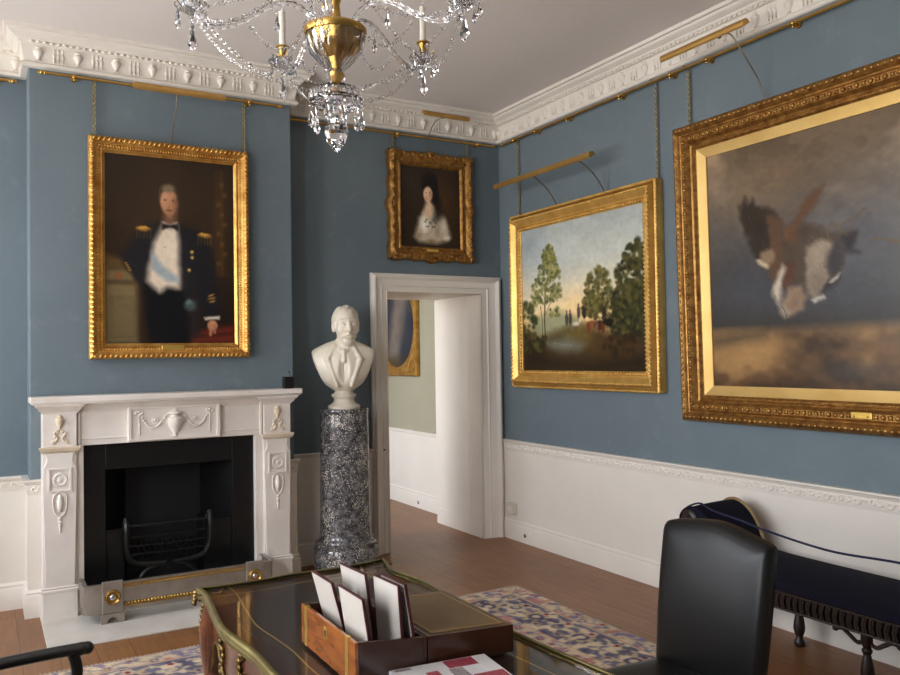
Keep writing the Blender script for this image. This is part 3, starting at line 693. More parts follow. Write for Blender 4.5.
def beads(W, H, inset, every, z, r, tilt=0.0, nu=6, nv=4):
    mb = MB()
    for x, y, dx, dy, s in edge_points(W, H, inset, every):
        a = math.atan2(dy, dx) + tilt; mb.ell((x, y, z), r, nu, nv, Matrix.Rotation(a, 3, 'Z'))
    return mb
BACK = (R(90), 0, 0); RIGHT = (R(90), 0, R(-90))
def canvas(par, pic, W, H, z, gain=1.0):
    pic.c = np.clip(pic.c, 0, 1) * gain ** .45
    x = np.linspace(-W / 2, W / 2, pic.w); y = np.linspace(H / 2, -H / 2, pic.h); X, Y = np.meshgrid(x, y)
    pts = np.stack([X.ravel(), Y.ravel(), np.full(X.size, z)], 1)
    return colour_mesh('canvas', pic.h, pic.w, pts, pic.c.reshape(-1, 3), 'oil', par)
def backboard(par, W, H, d): return MB().box(-W / 2, W / 2, -H / 2, H / 2, 0, d).build('backing', 'mahogany_dark', par, smooth=0)

# officer portrait over the chimneypiece
W, H = .984, 1.372
t = thing('framed_portrait', 'gilt framed portrait of a standing officer in dark coat and pale sash above the fireplace', 'painting', (1.058, BY - .002, 2.199), BACK, True)
rect_sweep(W, H, [(0, 0), (0, .05), (.006, .058), (.022, .066), (.034, .058), (.037, .050), (.044, .046), (.068, .036), (.072, .041), (.078, .041), (.082, .034), (.094, .026), (.094, .018)]).build('frame', 'gilt', t, smooth=30)
fr = t.children[0]
beads(W, H, .018, .030, .062, (.021, .0095, .017), R(58)).build('rope_moulding', 'gilt', fr, smooth=80)
beads(W, H, .056, .0165, .040, (.0052, .014, .009), 0, 6, 4).build('fluting', 'gilt', fr, smooth=80)
canvas(t, paint_officer(), W - .182, H - .182, .02, 1.15); backboard(t, W - .06, H - .06, .015)
MB().box(-.07, .07, -H / 2 + .05, -H / 2 + .082, .036, .047).build('name_plate', 'plate', t, smooth=0, bevel=.003)

# lady above the door
W, H = .745, .845
t = thing('framed_portrait', 'small carved gilt framed portrait of a dark-haired lady in white above the doorway', 'painting', (3.098, YB - .002, 2.680), BACK, True)
def rococo(side, tt): return .012 * math.sin(tt * PI * 5) ** 2 * (1 if .04 < tt < .96 else .2) + .014 * math.exp(-((tt - .5) / .09) ** 2) + .012 * (math.exp(-(tt / .05) ** 2) + math.exp(-((1 - tt) / .05) ** 2))
rect_sweep(W, H, [(0, 0), (0, .03), (.008, .05), (.026, .062), (.046, .05), (.062, .036), (.078, .034), (.086, .042), (.094, .042), (.098, .03), (.106, .022), (.106, .014)], 40, rococo).build('frame', 'gilt_dark', t, smooth=30)
fr = t.children[0]; mb = MB()
for x, y, dx, dy, s in edge_points(W, H, .026, .075):
    a = math.atan2(dy, dx)
    for q, o in ((0, 0), (.9, .018), (-.9, -.018)): mb.ell((x + dx * o, y + dy * o, .060), (.026, .009, .010), 7, 4, Matrix.Rotation(a + q, 3, 'Z'))
for sx in (-1, 1):
    for sy in (-1, 1):
        for q in range(5): mb.ell((sx * (W / 2 - .03), sy * (H / 2 - .03), .062), (.046, .010, .014), 7, 4, Matrix.Rotation(math.atan2(sy, sx) + (q - 2) * .42, 3, 'Z'))
mb.build('carved_foliage', 'gilt_dark', fr, smooth=80); beads(W, H, .091, .016, .043, (.006, .005, .004), 0, 5, 3).build('bead_moulding', 'gilt_dark', fr, smooth=80)
canvas(t, paint_lady(), W - .208, H - .208, .016, 1.35); backboard(t, W - .08, H - .08, .012)
MB().box(-.05, .05, -H / 2 + .066, -H / 2 + .088, .034, .046).build('name_plate', 'plate', t, smooth=0, bevel=.003)

# landscape on the right wall
W, H = 1.645, 1.365
t = thing('framed_landscape', 'bright gilt framed landscape with trees and riders, on right wall beside the doorway', 'painting', (XR - .004, 4.598, 1.925), (R(90.0), 0, R(-90)), True)
rect_sweep(W, H, [(0.004, 0), (0.004, .018), (0, .024), (0, .050), (.004, .062), (.014, .070), (.020, .062), (.022, .036), (.030, .034), (.034, .076), (.044, .096), (.054, .098), (.066, .088), (.088, .066), (.094, .066), (.098, .070), (.106, .070), (.112, .058), (.134, .048), (.134, .036)]).build('frame', 'gilt_bright', t, smooth=30)
fr = t.children[0]
beads(W, H, .006, .024, .056, (.011, .010, .014), .5, 6, 4).build('outer_bead', 'gilt_bright', fr, smooth=80)
beads(W, H, .050, .030, .096, (.015, .009, .011), .6, 6, 4).build('leaf_moulding', 'gilt_bright', fr, smooth=80)
beads(W, H, .119, .028, .056, (.012, .012, .012), .4, 6, 4).build('inner_leaf_moulding', 'gilt_bright', fr, smooth=80)
canvas(t, paint_landscape(), W - .262, H - .262, .038, 1.4); backboard(t, W - .1, H - .1, .03)
MB().box(-.06, .06, -H / 2 + .066, -H / 2 + .094, .066, .074).build('name_plate', 'plate', t, smooth=0, bevel=.003)

# large game picture
W, H = 2.36, 1.782
t = thing('framed_painting', 'very large carved gilt framed painting of two hanging game birds, at the right', 'painting', (XR - .004, 3.603 - W / 2, 1.976), (R(91.0), 0, R(-90)), True)
rect_sweep(W, H, [(0, 0), (0, .06), (.006, .075), (.018, .085), (.030, .090), (.042, .082), (.052, .066), (.060, .062), (.064, .070), (.074, .078), (.104, .078), (.114, .066), (.120, .054), (.130, .048), (.136, .054), (.146, .054), (.152, .044), (.158, .040)]).build('frame', 'gilt_dark', t, smooth=30)
fr = t.children[0]
beads(W, H, .028, .034, .086, (.014, .012, .008), 0, 6, 4).build('lamb_tongue_moulding', 'gilt_dark', fr, smooth=80)
mb = MB()
for i, (x, y, dx, dy, s) in enumerate(edge_points(W, H, .090, .036)):
    a = math.atan2(dy, dx)
    if i % 2: mb.ell((x, y, .080), (.014, .014, .010), 7, 4)
    else:
        for q in (-.7, .7): mb.ell((x, y, .078), (.018, .007, .009), 6, 4, Matrix.Rotation(a + q, 3, 'Z'))
mb.build('flower_moulding', 'gilt_dark', fr, smooth=80)
beads(W, H, .141, .016, .056, (.006, .005, .005), 0, 5, 3).build('bead_moulding', 'gilt_dark', fr, smooth=80)
w2, h2 = W - .316, H - .316
rect_sweep(w2, h2, [(0, .018), (0, .040), (.050, .022), (.056, .022), (.056, .012)]).build('gilt_slip', 'gilt_flat', t, smooth=20)
canvas(t, paint_game(), w2 - .108, h2 - .108, .014, 1.12); backboard(t, W - .1, H - .1, .010)
MB().box(-.055, .055, -H / 2 + .078, -H / 2 + .112, .078, .088).build('name_plate', 'plate', t, smooth=0, bevel=.004)

# oval picture in the next room
W, H = .95, 1.02
t = thing('framed_oval_portrait', 'gilt framed oval portrait hanging on the pale green wall seen through the doorway', 'painting', (XR - .004, 7.13 + W / 2, 1.30 + H / 2), RIGHT, True)
rect_sweep(W, H, [(0, 0), (0, .035), (.012, .05), (.03, .05), (.045, .034), (.06, .03), (.06, .016)]).build('frame', 'gilt', t, smooth=30)
mb = MB(); n = 64; ox, oy = W / 2 - .06, H / 2 - .06; vs_, fs_ = [], []
for i in range(n):
    a = 2 * PI * i / n; c, s = math.cos(a), math.sin(a); k = 1 / max(abs(c) / ox, abs(s) / oy)
    vs_ += [(c * k, s * k, .028), (c * (ox - .012), s * (oy - .012), .028), (c * (ox - .03), s * (oy - .03), .016)]
for i in range(n):
    j = (i + 1) % n
    for q in (0, 1): fs_.append((i * 3 + q, j * 3 + q, j * 3 + q + 1, i * 3 + q + 1))
mb.add(vs_, fs_); sp_ = mb.build('spandrel', 'gilt', t, smooth=30); mb = MB()
for sx in (-1, 1):
    for sy in (-1, 1):
        for q in range(6): mb.ell((sx * (ox - .05 - .012 * q), sy * (oy - .05 - .02 * (5 - q)), .032), (.03, .009, .008), 6, 4, Matrix.Rotation(q * .5 + sx * sy, 3, 'Z'))
mb.build('carved_foliage', 'gilt', sp_, smooth=80)
canvas(t, paint_next(), W - .12, H - .12, .014, .45); backboard(t, W - .08, H - .08, .010)

# ------------------------------------------------------------------ picture rails, hanging chains, picture lights
RZ = 3.226
def picture_rail(name, label, p0, p1, n, brackets, fin=(True, True)):
    p0 = Vector((*p0, RZ)); p1 = Vector((*p1, RZ)); d = (p1 - p0).normalized(); nv = Vector((*n, 0))
    t = thing('picture_rail', label, 'picture rail', (p0 + p1) / 2, group=None)
    MB().tube([p0, p1], .0085, 10).build('rod', 'brass', t)
    for f in brackets:
        p = p0.lerp(p1, f); mb = MB().tube([p - nv * .045, p], .006, 8); mb.ell(p, (.016, .016, .016), 10, 6)
        mb.lathe([(.0, 0), (.02, 0), (.018, .006), (0, .008)], p - nv * .046, 10, Vector((0, 0, 1)).rotation_difference(nv).to_matrix())
        mb.ell(p + Vector((0, 0, -.018)), (.009, .009, .009), 8, 5); mb.build('bracket', 'brass', t)
    for q, p, s in ((fin[0], p0, -1), (fin[1], p1, 1)):
        if q: MB().ell(p + d * s * .012, .014, 10, 6).ell(p - d * s * .004, .0115, 8, 5).ell(p + d * s * .027, .008, 8, 5).build('finial', 'brass', t)
picture_rail('a', 'polished brass picture rail across the chimney breast above the officer portrait', (.325, BY - .05), (1.768, BY - .05), (0, -1), (.115, .86))
picture_rail('b', 'brass picture rail on the recessed wall above the doorway', (1.93, YB - .05), (3.665, YB - .05), (0, -1), (.1, .5, .92))
picture_rail('c', 'short end of brass picture rail in the alcove left of the chimney breast', (-1.5, YB - .05), (.158, YB - .05), (0, -1), (.05, .5, .955))
picture_rail('d', 'long brass picture rail along the right wall above the landscape and bird paintings', (XR - .05, 5.52), (XR - .05, .6), (-1, 0), (.03, .09, .17, .285, .38, .44, .56, .75, .95))
def chain(x, y, z0, z1, n, label):
    nv = Vector((*n, 0)); mb = MB(); k = max(4, round((z1 - z0) / .017)); side = Vector((-nv.y, nv.x, 0))
    for i in range(k):
        z = lerp(z0, z1, (i + .5) / k); a = (1 if i % 2 else -1) * R(45); u = side * math.cos(a) + nv * math.sin(a)
        mb.tube([Vector((x, y, z)) + u * .010 * math.cos(q * PI / 4) + Vector((0, 0, .013 * math.sin(q * PI / 4))) for q in range(8)], .0030, 4, closed=True)
    mb.tube([Vector((x, y, z1 - .004)) - nv * .004, Vector((x, y, z1 + .024)) + nv * .03, Vector((x, y, z1 + .026)) + nv * .05], .003, 5)
    tag(mb.build('hanging_chain', 'chain', origin=(x, y, z0), smooth=70), label, 'chain')
chain(.603, BY - .02, 2.87, 3.215, (0, -1), 'dull brass chain holding the left end of the officer portrait')
chain(1.531, BY - .02, 2.87, 3.215, (0, -1), 'dull brass chain holding the right end of the officer portrait')
chain(2.764, YB - .02, 3.08, 3.215, (0, -1), 'short brass chain at the left corner of the small lady portrait')
chain(3.440, YB - .02, 3.08, 3.215, (0, -1), 'short brass chain at the right corner of the small lady portrait')
chain(XR - .02, 5.352, 2.60, 3.215, (-1, 0), 'long brass chain holding the landscape, at the end next to the doorway')
chain(XR - .02, 3.806, 2.60, 3.215, (-1, 0), 'long brass chain holding the landscape, at the end next to the bird painting')
chain(XR - .02, 3.528, 2.86, 3.215, (-1, 0), 'brass chain holding the near corner of the large bird painting, beside the landscape')
def picture_light(label, a, b, arms, nrm, r=.027):
    """trough from a to b; arms: list of 3D paths"""
    a = Vector(a); b = Vector(b); nv = Vector((*nrm, 0)); d = (b - a).normalized(); t = thing('picture_light', label, 'picture light', (a + b) / 2)
    up = Vector((0, 0, 1)); n = 12; mb = MB(); rows = []
    for rr in (r, r - .003):
        for e in (a, b):
            rows.append([e + nv * rr * math.cos(q) + up * rr * math.sin(q) * .95 for q in [lerp(-.95, PI - .25, i / n) for i in range(n + 1)]])
    mb.grid([rows[0], rows[1]]); mb.grid([rows[2], rows[3]]); mb.grid([rows[0], rows[2]]); mb.grid([rows[1], rows[3]])
    for q in (0, -1): mb.add([rows[0][q], rows[1][q], rows[3][q], rows[2][q]], [(0, 1, 2, 3)])
    for e, s in ((a, 1), (b, -1)): mb.add([e + d * s * .002 + nv * (r - .002) * math.cos(q) + up * (r - .002) * math.sin(q) * .95 for q in [lerp(-.95, PI - .25, i / n) for i in range(n + 1)]], [tuple(range(n + 1))])
    mb.build('lamp_shade', 'lamp_brass', t, smooth=40)
    MB().tube([a.lerp(b, .1), a.lerp(b, .9)], .009, 8).build('tube_lamp', 'plastic', t)
    for p in arms:
        MB().tube(spline(p, 8), .0045, 8).ell(p[0], (.012, .012, .012), 8, 5).build('arm', 'cable', t)
y = 5.2
picture_light('satin brass picture light over the officer portrait', (.801, y, 3.171), (1.358, y, 3.171), [[(1.06, y, 3.165), (1.062, 5.24, 3.08), (1.058, 5.30, 3.0), (1.062, 5.37, 2.93), (1.062, BY - .02, 2.890)]], (0, -1))
y = 5.40
picture_light('short brass picture light over the small lady portrait above the doorway', (2.907, y, 3.345), (3.311, y, 3.345), [[(3.09, y + .01, 3.34), (3.05, 5.48, 3.31), (3.05, 5.58, 3.22), (3.065, 5.64, 3.14)]], (0, -1), .024)
x = 3.50
picture_light('long brass picture light over the landscape with two curved arms', (x, 5.311, 2.815), (x, 4.153, 2.815), [[(x, 4.81, 2.805), (3.58, 4.82, 2.76), (3.66, 4.83, 2.70), (3.725, 4.835, 2.614)], [(x, 4.285, 2.805), (3.58, 4.29, 2.76), (3.66, 4.295, 2.70), (3.725, 4.295, 2.614)]], (-1, 0))
picture_light('brass picture light over the large bird painting at the right', (x, 3.495, 3.232), (x, 2.888, 3.232), [[(x, 3.07, 3.222), (3.53, 3.02, 3.222), (3.60, 2.985, 3.10), (3.69, 2.975, 2.985), (3.73, 2.97, 2.876)]], (-1, 0))

# ------------------------------------------------------------------ chimneypiece
fp = thing('chimneypiece', 'white carved marble chimneypiece around the black fireplace', 'fireplace surround', (1.045, BY, 0))
def sweep3(x0, x1, yb, prof):            # moulding returned at both ends; prof (d,z) from yb forward, ends grow by d too
    mb = MB(); n = len(prof); rows = []
    for d, z in prof: rows.append([(x0 - d, yb, z), (x0 - d, yb - d, z), (x1 + d, yb - d, z), (x1 + d, yb, z)])
    mb.grid(rows); mb.add(rows[0], [(0, 1, 2, 3)]); mb.add(rows[-1], [(0, 1, 2, 3)]); return mb
FB = BY - .001
def breakfront(prof, bump=.03):
    mb = MB(); P = [(.300, FB), (.300, 5.25), (.486, 5.25), (.486, 5.25 + bump), (1.604, 5.25 + bump), (1.604, 5.25), (1.790, 5.25), (1.790, FB)]
    mb.sweep(P[::-1], [(-d, z) for d, z in prof]); return mb
mb = MB().box(.236, 1.856, 5.200, FB, 1.262, 1.297).box(.246, 1.846, 5.208, FB, 1.252, 1.262)
mb.build('mantel_shelf', 'marble', fp, smooth=30, bevel=.004)
# solid entablature behind its mouldings
MB().box(.303, 1.787, 5.283, FB, 1.0, 1.252).box(.303, .483, 5.253, 5.285, 1.0, 1.25).box(1.607, 1.787, 5.253, 5.285, 1.0, 1.25).build('frieze', 'marble', fp, smooth=0, bevel=.003)
def bed(x0, x1, yf): return sweep3(x0, x1, yf, [(0, 1.196), (.006, 1.198), (.010, 1.208), (.020, 1.216), (.026, 1.228), (.040, 1.240), (.044, 1.252)])
for x0, x1 in ((.303, .483), (1.607, 1.787)): bed(x0, x1, 5.256).build('bed_moulding', 'marble', fp, smooth=25)
bed(.53, 1.56, 5.285).build('bed_moulding', 'marble', fp, smooth=25)
for xa, xb, xc in ((.50, .77, .49), (1.32, 1.59, 1.586)): MB().box(xa, xb, 5.276, 5.285, 1.035, 1.043).box(xc, xc + .014, 5.27, 5.285, 1.0, 1.22).build('frieze_beading', 'marble', fp, smooth=0, bevel=.002)
# tablet with urn and swags
tb = MB().box(.768, 1.322, 5.262, 5.286, 1.008, 1.214).build('tablet', 'marble', fp, smooth=0, bevel=.003)
mb = MB(); yq = 5.262
for q in ((.768, .788, 1.008, 1.214), (1.302, 1.322, 1.008, 1.214), (.788, 1.302, 1.008, 1.020), (.788, 1.302, 1.202, 1.214)): mb.box(q[0], q[1], yq - .010, yq + .002, q[2], q[3])
mb.build('tablet_frame', 'marble', tb, smooth=0, bevel=.003)
mb = MB().lathe([(0, 1.026), (.022, 1.027), (.008, 1.036), (.010, 1.044), (.036, 1.082), (.048, 1.118), (.048, 1.142), (.030, 1.150), (.026, 1.160), (.044, 1.168), (.044, 1.174), (.018, 1.186), (.008, 1.196), (0, 1.2)], (1.045, yq, 0), 18)
for s in (-1, 1):
    mb.tube([(1.045 + s * .044, yq - .006, 1.165), (1.045 + s * .066, yq - .008, 1.15), (1.045 + s * .05, yq - .008, 1.12)], .004, 5)
    for i in range(15):
        u = i / 14; x = 1.045 + s * lerp(.065, .205, u); z = 1.150 - .075 * (1 - (2 * u - 1) ** 2) + .02 * u
        mb.ell((x, yq - .005, z), (.0075, .006, .0075), 6, 4)
    for i in range(8): mb.ell((1.045 + s * .212, yq - .004, 1.165 - i * .016), (.006 - i * .0003, .005, .007), 6, 4)
    for i in range(3): mb.ell((1.045 + s * (.195 + i * .018), yq - .004, 1.176 + (i % 2) * .010), (.011, .006, .008), 6, 4)
    mb.lathe([(0, .008), (.008, .007), (.010, .003), (.016, .006), (.02, .0)], (1.045 + s * .12, yq, 1.13), 12, Matrix.Rotation(R(90), 3, 'X'))
mb.build('urn_and_swag_relief', 'marble', tb, smooth=60)
# two pilasters
for x0, x1, s in ((.303, .483, 1), (1.607, 1.787, -1)):
    xc = (x0 + x1) / 2; q = MB()
    q.box(x0 - .003, x1 + .003, 5.249, FB, 0, .165)
    pl = MB(); yf = 5.256
    pl.prism([(x0 + .012, .19), (x1 - .012, .19), (x1 - .002, .70), (x1, .74), (x1, .885), (x1 - .012, .90), (x1 - .022, .925), (x1 - .018, .95), (x1, .972), (x0, .972), (x0 + .018, .95), (x0 + .022, .925), (x0 + .012, .90), (x0, .885), (x0, .74), (x0 + .002, .70)], lambda a, b, d: (a, d, b), yf, FB)
    o = pl.build('pilaster', 'marble', fp, smooth=30, bevel=.003)
    q.box(x0 - .001, x1 + .001, 5.266, FB, .165, 1.0)
    q.build('plinth', 'marble', o, smooth=0, bevel=.004)
    sweep3(x0, x1, yf, [(0, .165), (.010, .165), (.010, .176), (.004, .182), (.008, .190), (0, .196)]).build('base_moulding', 'marble', o, smooth=25)
    sweep3(x0, x1, yf, [(0, .968), (.006, .972), (.014, .982), (.016, .992), (.020, .994), (.020, 1.004), (0, 1.006)]).build('capital_moulding', 'marble2', o, smooth=25)
    # roundel panel
    r = MB(); zc = .812
    for e in ((xc - .062, xc - .052, .745, .88), (xc + .052, xc + .062, .745, .88), (xc - .052, xc + .052, .745, .755), (xc - .052, xc + .052, .87, .88)): r.box(e[0], e[1], yf - .009, yf + .001, e[2], e[3])
    r.lathe([(0, .010), (.010, .009), (.014, .004), (.026, .004), (.030, .008), (.036, .008), (.040, .003), (.042, -.001)], (xc, yf, zc), 20, Matrix.Rotation(R(90), 3, 'X'))
    r.build('roundel_panel', 'marble', o, smooth=30)
    r = MB()
    r.lathe([(0, .620), (.010, .628), (.017, .655), (.019, .69), (.013, .70), (.016, .712), (.007, .726), (0, .735)], (xc, yf, 0), 9)
    for e in (-1, 1):
        r.tube(spline([(xc + e * .006, yf - .004, .74), (xc + e * .032, yf - .004, .72), (xc + e * .036, yf - .004, .67), (xc + e * .024, yf - .004, .62), (xc, yf - .004, .598)], 4), .0042, 5)
    for i, zz in enumerate((.59, .566, .548, .532, .515)): r.ell((xc, yf - .003, zz), ((.012, .014, .009, .006, .005)[i], .006, .011), 7, 4)
    r.build('husk_drop_relief', 'marble', o, smooth=60)
    r = MB(); yf2 = 5.2525
    r.lathe([(0, 1.105), (.006, 1.107), (.009, 1.12), (.022, 1.145), (.024, 1.165), (.012, 1.172), (.016, 1.18), (.004, 1.19), (0, 1.192)], (xc, yf2, 0), 9)
    for e in (-1, 1):
        r.tube(spline([(xc, yf2 - .003, 1.105), (xc + e * .030, yf2 - .004, 1.085), (xc + e * .012, yf2 - .004, 1.055), (xc + e * .036, yf2 - .004, 1.025), (xc + e * .046, yf2 - .004, 1.032)], 4), .0055, 5)
        for k in range(3): r.ell((xc + e * (.012 + .012 * k), yf2 - .003, 1.09 - .028 * k), (.013, .006, .008), 6, 4)
    r.build('urn_relief', 'marble2', o, smooth=60)
    # inner jamb slip
    jx = (.483, .523) if s > 0 else (1.555, 1.607)
    j = MB().box(jx[0], jx[1], 5.283, FB, 0, 1.0); j.build('jamb', 'marble', fp, smooth=0, bevel=.003)
# iron register grate
ins = thing('register_grate', 'black cast iron fireplace interior with hob grate', 'fireplace grate', (1.04, 5.34, 0))
a0, a1, b0, b1, zt_ = .523, 1.555, .648, 1.414, .842
MB().box(a0, b0, 5.325, 5.345, 0, .992).box(b1, a1, 5.325, 5.345, 0, .992).box(b0, b1, 5.325, 5.345, zt_, .992).build('front_plate', 'iron', ins, smooth=0, bevel=.003)
yb = 5.60
mb = MB().add([(b0, 5.34, 0), (.80, yb, 0), (.80, yb, zt_), (b0, 5.34, zt_)], [(0, 1, 2, 3)]).add([(b1, 5.34, 0), (1.27, yb, 0), (1.27, yb, zt_), (b1, 5.34, zt_)], [(0, 1, 2, 3)])
mb.add([(b0, 5.34, zt_), (b1, 5.34, zt_), (1.27, yb, zt_), (.80, yb, zt_)], [(0, 1, 2, 3)]); mb.build('side_cheeks', 'iron', ins, smooth=0)
MB().box(.80, 1.27, yb, yb + .01, 0, zt_).build('fireback', 'soot', ins, smooth=0)
for x0, x1 in ((b0, .755), (1.235, b1)): MB().box(x0 + .001, x1, 5.347, 5.56, 0, .462).box(x0 + .001, x1, 5.342, 5.56, .462, .472).build('hob', 'iron', ins, smooth=0, bevel=.003)
yg = 5.285
mb = MB()
P = spline([(.758, yg + .03, .53), (.758, yg, .48), (.762, yg, .34), (.80, yg, .272), (.90, yg - .005, .255), (1.01, yg - .01, .25), (1.11, yg - .005, .255), (1.21, yg, .272), (1.254, yg, .34), (1.258, yg, .48), (1.258, yg + .03, .53)], 5)
mb.tube(P, .018, 8); mb.build('grate_frame', 'iron', ins)
MB().tube([(.758, yg, .492), (1.008, yg - .012, .492), (1.258, yg, .492)], .011, 8).build('top_bar', 'iron', ins)
for z in (.425, .37, .32):
    MB().tube([(.765, yg, z), (1.0, yg - .012, z), (1.235, yg, z)], .0075, 6).build('grate_bar', 'iron', ins)
mb = MB()
for i in range(13): mb.tube([(.81 + i * .033, yg - .004, .285), (.80 + i * .033, 5.55, .33)], .006, 5)
mb.build('bottom_bars', 'iron', ins)
for x in (.752, 1.248): MB().lathe([(0, 0), (.018, .002), (.012, .012), (.018, .024), (.012, .036), (.016, .046), (0, .058)], (x, yg + .02, .475), 12).build('finial', 'iron', ins)
MB().lathe([(0, .02), (.012, .018), (.014, .010), (.024, .012), (.028, 0)], (1.005, yg - .026, .244), 14, Matrix.Rotation(R(90), 3, 'X')).build('boss', 'iron', ins)
MB().tube(spline([(.80, yg, .0), (.815, yg, .12), (.87, yg, .215), (1.0, yg, .25), (1.13, yg, .215), (1.185, yg, .12), (1.20, yg, 0)], 6), .012, 8).build('ash_arch', 'iron', ins)
# hearth slab
tag(MB().box(.292, 1.80, 4.70, 5.595, .0, .012).build('hearth_slab', 'hearth', None, smooth=0, bevel=.004, origin=(1.04, 5.0, 0)), 'pale stone hearth slab in front of the fireplace', 'hearth')
# fender
fd = thing('fender', 'burnished steel fender with brass beading and round bosses in front of the hearth', 'fender', (1.08, 5.03, .012))
def curb(d0, d1, z0, z1):
    p = [(.492, 5.24), (.492, 5.06), (.496, 5.036), (.508, 5.022), (.53, 5.018), (1.55, 5.018), (1.572, 5.022), (1.584, 5.036), (1.588, 5.06), (1.588, 5.24)]
    return MB().sweep(p[::-1], [(d0, z0), (d1, z0), (d1, z1), (d0, z1), (d0, z0)])
curb(0, .010, .075, .222).build('body', 'steel', fd, smooth=30)
curb(-.004, .022, .222, .230).build('top_flange', 'steel', fd, smooth=30); curb(-.006, .014, .068, .078).build('bottom_flange', 'steel', fd, smooth=30)
yf = 5.018
mb = MB(); k = 58
for i in range(k): mb.ell((lerp(.705, 1.395, i / (k - 1)), yf - .004, .206), (.0055, .006, .0075), 6, 4)
mb.box(.70, 1.405, yf - .004, yf + .001, .214, .220).build('brass_bead_strip', 'brass', fd, smooth=60)
mb = MB(); k = 38
for i in range(k):
    x = lerp(.712, 1.390, i / (k - 1)); mb.ell((x, yf - .006, .108), (.0095, .010, .010), 7, 5)
mb.box(.70, 1.405, yf - .004, yf + .001, .090, .096).build('brass_ball_strip', 'brass', fd, smooth=60)
for x0, x1 in ((.585, .698), (1.408, 1.515)):
    xc = (x0 + x1) / 2; o = MB().box(x0, x1, yf - .022, yf - .002, .066, .248).build('block', 'steel', fd, smooth=0, bevel=.006)
    MB().lathe([(.040, 0), (.042, .006), (.036, .014), (.028, .010), (.026, .004)], (xc, yf - .022, .158), 22, Matrix.Rotation(R(90), 3, 'X'), 11, .05).build('rosette', 'brass', o, smooth=60)
    MB().ell((xc, yf - .024, .158), (.020, .014, .020), 14, 8).build('boss', 'glassknob', o, smooth=80)
    MB().prism([(x0 - .008, .012), (x0 + .028, .012), (x0 + .034, .034), (xc, .048), (x1 - .034, .034), (x1 - .028, .012), (x1 + .008, .012), (x1 + .008, .066), (x0 - .008, .066)], lambda a, b, d: (a, d, b), yf - .026, yf + .006).build('foot', 'steel', o, smooth=0, bevel=.002)
# small black box on the shelf
t = thing('sensor_box', 'small black box standing at the right end of the marble mantel shelf', 'box', (1.79, 5.30, 1.297))
MB().box(1.756, 1.824, 5.275, 5.325, 1.297, 1.376).build('case', 'black_plastic', t, smooth=0, bevel=.004)
MB().tube([(1.80, 5.30, 1.374), (1.80, 5.30, 1.40), (1.797, 5.30, 1.412), (1.792, 5.30, 1.40)], .004, 6).build('hook', 'chrome', t)
# wall fittings
def fitting(nm, lab, cat, c, n, kind):
    c = Vector(c); nv = Vector((*n, 0)); rot = Vector((0, 0, 1)).rotation_difference(nv).to_matrix(); t = thing(nm, lab, cat, c)
    if kind == 'socket':
        MB().lathe([(0, .003), (.006, .003), (.008, .006), (.013, .006), (.017, .003), (.018, 0)], c, 14, rot).build('ring', 'chrome', t); MB().lathe([(0, .0032), (.006, .003), (.006, .002)], c, 10, rot).build('hole', 'black_plastic', t)
    else:
        s = Vector((-nv.y, nv.x, 0)); w_, h_, d_ = .042, .045, .05; P = []
        for dd in (0, d_): P.append([c + s * a + Vector((0, 0, b)) + nv * dd for a, b in ((-w_, -h_), (w_, -h_), (w_, h_), (-w_, h_))])
        MB().hexa(P[0], P[1]).build('case', 'plastic', t, smooth=0, bevel=.006); MB().lathe([(.0, .003), (.022, .003), (.024, 0)], c + nv * d_, 16, rot).build('dial', 'cream', t)
fitting('wall_socket', 'small round metal socket low on the right wall skirting beside the doorway', 'socket', (XR - .031, 5.33, .062), (-1, 0), 'socket')
fitting('wall_socket', 'small round socket on the skirting of the next room', 'socket', (XR - .031, 7.15, .055), (-1, 0), 'socket')
fitting('control_box', 'square white control box on the dado just right of the doorway', 'control box', (XR - .013, 5.50, .255), (-1, 0), 'box')

# ------------------------------------------------------------------ pedestal and bust
px, py = 2.222, 5.37
t = thing('marble_pedestal', 'round dark grey marble column pedestal with white flecks between fireplace and doorway', 'pedestal', (px, py, 0))
MB().lathe([(0, .20), (.186, .20), (.186, .24), (.183, .252), (.179, .27), (.177, .30), (.169, 1.10), (.169, 1.112), (.172, 1.118), (.172, 1.136), (.168, 1.141), (0, 1.141)], (px, py, 0), 48).build('shaft', 'fossil', t, smooth=40)
MB().lathe([(0, 0), (.225, 0), (.226, .17), (.222, .178), (.212, .180), (.216, .19), (.216, .204), (.206, .214), (.192, .216), (.188, .226), (0, .226)], (px, py, 0), 48).build('base', 'fossil', t, smooth=40)

